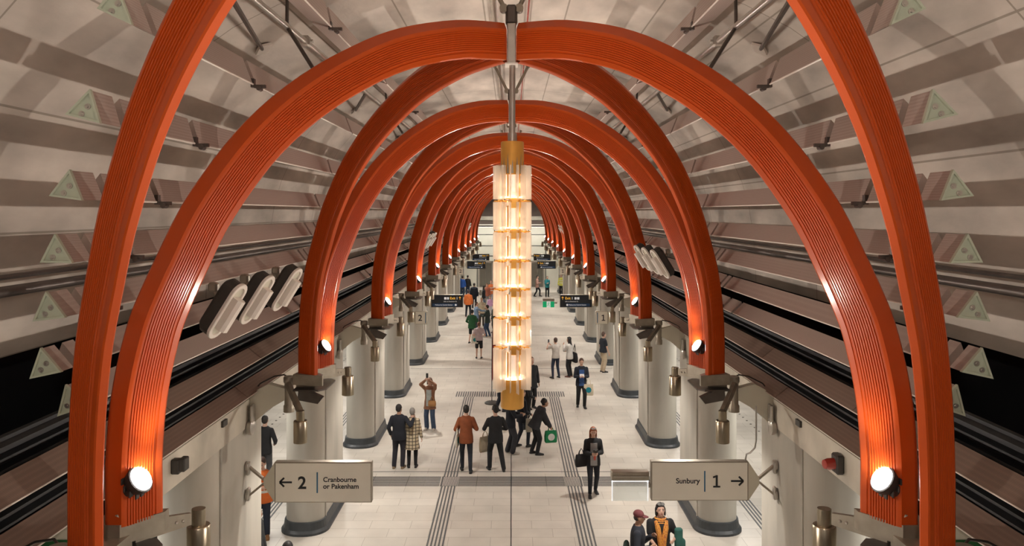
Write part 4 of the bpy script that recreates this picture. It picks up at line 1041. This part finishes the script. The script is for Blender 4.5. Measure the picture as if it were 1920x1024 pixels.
# man with tote
p=person(1090,764,178,'man in black reading a leaflet while walking towards the camera',h=1.76,top=(.013,.017,.03),bot=BLK,hair=(.09,.045,.03),hands=((-.08,.25,1.15),(.10,.27,1.16)),feet=((-.10,.12),(.11,-.12)),head=(0,22),wide=1.08,inner=(.04,.10,.28))
bag(p,(-.24,.14,1.10),'cream tote bag with round teal emblem carried by the reading man',(.66,.58,.44),.36,.40,.07,strap=.24,logo=(.01,.22,.28),lg=.10)
b=MB(); b.box((0,0,0),(.16,.004,.11),Matrix.Rotation(radians(50),3,'X')); o=b.build('leaflet',cm((.6,.6,.6),.6)); o.location=Wp((.02,.33,1.22),p); o.rotation_euler=(0,0,p['root'].rotation_euler.z); tag(o,'folded leaflet in the hands of the man in black','leaflet')
# pair photographing
p=person(1042,709,-28,'person in pale grey shirt and navy jeans photographing to the left',h=1.70,top=(.50,.46,.42),bot=(.02,.03,.06),style='tshirt',legs='slim',hair=(.08,.05,.04),hands=((-.17,.36,1.42),(-.02,.36,1.38)),feet=((-.16,.0),(.15,.0)),wide=1.0)
phone(p,(-.10,.42,1.50),'dark phone held up by the person in the pale grey shirt')
p=person(1068,707,-60,'dark haired woman in white top and black skirted trousers beside the photographer',h=1.70,top=(.58,.56,.53),bot=BLK,style='jacket',legs='trousers',hair=(.012,.01,.01),hairlen=.22,hands=((-.05,.26,1.38),(.1,.2,1.1)),shoes=(.16,.07,.05))
bag(p,(.24,-.12,1.38),'large black shoulder bag on the dark haired woman with white top',(.012,.012,.014),.42,.42,.14,rot=50,strap=.36,name='shoulder_bag')
p=person(1131,698,70,'man in black t-shirt and beige trousers standing by the right columns',h=1.76,top=(.012,.016,.026),bot=(.52,.42,.30),style='tshirt',hair=(.10,.06,.045),hands=((-.24,.08,.88),(.26,.14,.86)),wide=1.15)
b=MB(); b.bbox((0,0,0),(.66,.5,.9),.03); b.lathe([(.16,.45),(.17,.5),(0,.52)],(0,0,0),20); 
# far right
p=person(1007,556,100,'far person in pale pink top and black trousers',h=1.74,top=(.55,.33,.27),bot=BLK,hair=(.02,.015,.015),lo=True,hands=((-.1,.25,1.15),(.1,.25,1.15)),feet=((-.1,.25),(.1,-.2)))
p=person(1026,557,175,'far person in teal top with folded arms and black trousers',h=1.72,top=(.02,.22,.25),bot=BLK,lo=True,hands=((-.02,.22,1.15),(.02,.22,1.18)))
p=person(1049,0,200,'far guard in yellow vest beside the right columns',XY=(4.2,65.1),h=1.78,top=(.62,.60,.12),bot=BLK,lo=True,vest=1,wide=1.05)
# crowd on the left
p=person(898,672,0,'person in lilac shirt and black shorts with a tote seen from behind',h=1.74,top=(.52,.42,.44),bot=BLK,style='tshirt',legs='shorts',hair=(.16,.07,.04),hands=((-.2,.2,1.06),(.2,.18,1.06)),feet=((-.11,0),(.11,0)),wide=1.08)
bag(p,(-.20,-.06,1.36),'white tote bag with teal mark beside the lilac shirt',(.66,.62,.54),.34,.36,.06,rot=10,strap=.28,logo=(.02,.26,.27))
p=person(885,643,20,'man in green jumper and black shorts in the left crowd',h=1.78,top=(.015,.085,.03),bot=BLK,legs='shorts',hair=(.012,.01,.01),hands=((-.22,.18,1.0),(.24,.25,.98)),feet=((-.1,-.12),(.1,.14)),wide=1.15)
p=person(893,622,70,'person in blue denim jacket reaching out in the left crowd',h=1.74,top=(.16,.23,.34),bot=(.03,.035,.05),hair=(.05,.03,.02),hands=((-.2,.2,1.1),(.2,.5,1.22)),lo=True,head=(10,0))
p=person(903,612,175,'person in cream jacket and dark brown trousers facing the camera',h=1.76,top=(.55,.47,.34),bot=(.05,.035,.03),hair=(.42,.30,.2),lo=True,hands=((-.1,.25,1.3),(.2,.2,1.1)),wide=1.1)
p=person(914,632,-75,'man in dark green jacket and blue jeans facing left in the crowd',h=1.80,top=(.02,.035,.032),bot=(.03,.06,.13),hair=(.012,.01,.01),hands=((-.15,.35,1.22),(.2,.2,1.1)),feet=((-.1,.06),(.1,-.08)),wide=1.08,shoes=(.4,.38,.34))
p=person(927,624,-60,'woman in dark dress half hidden by the lantern glass',h=1.66,top=(.03,.045,.035),bot=BLK,lo=True,hairlen=.12,hair=(.09,.05,.035),style='long')
p=person(878,594,5,'worker in orange top and navy trousers in the left crowd',h=1.78,top=(.62,.16,.035),bot=(.015,.018,.03),lo=True,hair=(.05,.03,.03),wide=1.15,shoes=(.12,.05,.03),feet=((-.14,-.05),(.12,.05)))
p=person(889,578,10,'man in long navy jacket behind the orange worker',h=1.84,top=(.014,.02,.035),bot=(.02,.025,.035),lo=True,style='jacket',wide=1.15)
p=person(907,580,80,'woman with long black hair and a grey backpack in the crowd',h=1.70,top=(.02,.022,.03),bot=(.14,.20,.28),lo=True,hairlen=.25,hair=(.012,.01,.01))
b=MB(); b.bbox((0,0,-.2),(.30,.17,.42),.04); b.bbox((0,-.10,-.26),(.22,.06,.22),.02); bo=b.build('backpack',cm((.33,.31,.28))); bo.location=Wp((0,-.24,1.42),p); bo.rotation_euler=p['root'].rotation_euler; tag(bo,'grey backpack on the woman with long black hair','backpack')
p=person(913,575,165,'person in rust and white top behind the backpack woman',h=1.72,top=(.40,.13,.08),bot=(.3,.3,.32),lo=True,hairlen=.12,hair=(.14,.06,.03))
p=person(921,572,180,'tall worker in orange vest beside the lantern glass',h=1.86,top=(.65,.17,.05),bot=(.3,.3,.35),lo=True,vest=1,hair=(.2,.12,.1),wide=1.1)
p=person(919,590,190,'child in pink and lilac top in the crowd',h=1.25,top=(.55,.32,.50),bot=(.5,.5,.52),lo=True,hairlen=.1,hair=(.3,.18,.1))
p=person(860,556,170,'man in blue jacket at the far left end of the crowd',h=1.80,top=(.015,.07,.20),bot=(.02,.035,.06),lo=True,wide=1.1,sk='tan')
p=person(867,557,10,'person in bright blue jumper beside the far column',h=1.74,top=(.015,.08,.32),bot=(.03,.05,.09),lo=True)
p=person(877,556,10,'person in black jacket and blue jeans beside the blue jumpers',h=1.76,top=BLK,bot=(.04,.07,.13),lo=True)
# behind the lantern
p=person(938,772,60,'person with teal lanyard mostly hidden behind the lantern foot',h=1.70,top=(.03,.16,.18),bot=(.015,.018,.03),feet=((-.1,-.1),(.1,.12)),hands=((-.2,.2,1.0),(.2,.2,1.0)))
bag(p,(.24,.12,.98),'cream tote bag beside the teal lanyard behind the lantern foot',(.60,.55,.45),.26,.38,.06,strap=.10)
p=person(996,766,150,'tall person in black coat standing right of the lantern foot',h=1.84,top=BLK,bot=BLK,hair=(.2,.12,.08),wide=1.15,style='long',feet=((-.1,0),(.1,.05)))
p=person(986,803,60,'person in black leggings half hidden by the gold cylinder',h=1.74,top=BLK,bot=BLK,legs='slim',feet=((-.1,.1),(.12,-.1)),hands=((-.2,.2,1.0),(.2,.2,1.0)))
# platform side, left
p=person(492,0,0,'person in black top standing on the left platform holding a phone',XY=(-6.35,19.9),h=1.76,top=BLK,bot=(.05,.05,.055),hands=((-.24,.08,.9),(.22,.16,1.0)))
p=person(505,0,170,'worker in orange high visibility shirt and navy trousers beside the left column',XY=(-5.35,16.6),h=1.74,top=(.60,.13,.02),bot=(.012,.018,.035),hair=(.05,.025,.018),shoes=(.20,.09,.03),vest=1,wide=1.2,sk='fair',head=(10,25),hands=((-.12,.28,1.18),(.12,.28,1.18)))
p=person(497,0,100,'dark haired person in grey jacket in front of the orange worker',XY=(-4.62,13.95),h=1.70,top=(.035,.04,.042),bot=BLK,hair=(.015,.01,.01),sk='tan')
p=person(280,0,30,'curly haired person partly behind the first bronze bracket',XY=(-5.9,12.7),h=1.72,top=BLK,bot=BLK,curly=True,hair=(.012,.01,.01))
p=person(541,0,10,'dark haired person whose head just enters the bottom edge',XY=(-3.58,12.35),h=1.73,top=BLK,bot=BLK,hair=(.012,.01,.01))
# bottom right couple
p=person(1195,0,100,'person in maroon baseball cap and navy jacket at the bottom right',XY=(2.24,13.75),h=1.70,top=(.015,.018,.028),bot=BLK,cap=(.14,.035,.04),hair=(.02,.015,.015),sk='tan',hands=((-.05,.26,1.28),(.22,.22,1.18)),wide=1.12,head=(0,6))
bag(p,(-.06,-.20,1.12),'dark green bag at the back of the person in the maroon cap',(.015,.035,.025),.40,.34,.14,strap=.06,name='shoulder_bag')
w_=person(1236,0,178,'woman in black top and orange patterned scarf at the bottom right',XY=(2.72,14.15),h=1.68,top=(.014,.014,.017),bot=(.05,.12,.11),style='tshirt',hair=(.012,.01,.01),hairlen=.10,hands=((-.20,.24,1.14),(.12,.30,1.02)),wide=1.15,head=(0,-10))
T=w_['T']; b=MB()
for q in range(3): b.rings([[T((.095+.012*q+g_)*cos(2*pi*j/18),(.085+.01*q+g_)*sin(2*pi*j/18)+.01,1.47-.03*q+dz) for j in range(18)] for g_,dz in ((.0,-.02),(.022,0),(.0,.02),(-.02,0),(.0,-.02))],cap=False)
for sx in (-1,1): b.tube([T(sx*.10,.07,1.44),T(sx*.075,.145,1.33),T(sx*.045,.16,1.15),T(sx*.03,.165,1.0),T(sx*.03,.165,.84)],[.034,.05,.048,.045,.052],8)
o=b.build('scarf',M['scarf']); o.location=w_['root'].location; o.rotation_euler=w_['root'].rotation_euler; tag(o,'orange and yellow patterned scarf around the neck of the black topped woman','scarf')
b=MB(); H=w_['H']
for sx in (-1,1): b.lathe([(.020,0),(.030,0),(.030,.008),(.0,.008)],H(sx*.036,.050,.118),14,(0,.7,.7))
b.tube([H(-.08,-.02,.09),H(-.07,.05,.118),H(.07,.05,.118),H(.08,-.02,.09)],.006,6); o=b.build('sunglasses',M['housing']); o.location=w_['root'].location; o.rotation_euler=w_['root'].rotation_euler; tag(o,'black sunglasses on the head of the woman in the orange scarf','sunglasses')
b=MB(); b.bbox((0,0,0),(.15,.10,.34),.04); b.bbox((.03,.02,-.16),(.2,.12,.26),.05); o=remesh(b,'folded_jacket',cm((.03,.12,.10)),.015,None,6); o.location=Wp((-.30,.16,1.12),w_); tag(o,'teal jacket draped over the arm of the woman in the scarf','jacket')
for o in list(bpy.data.objects):
    if '_k' in o.keys(): del o['_k']
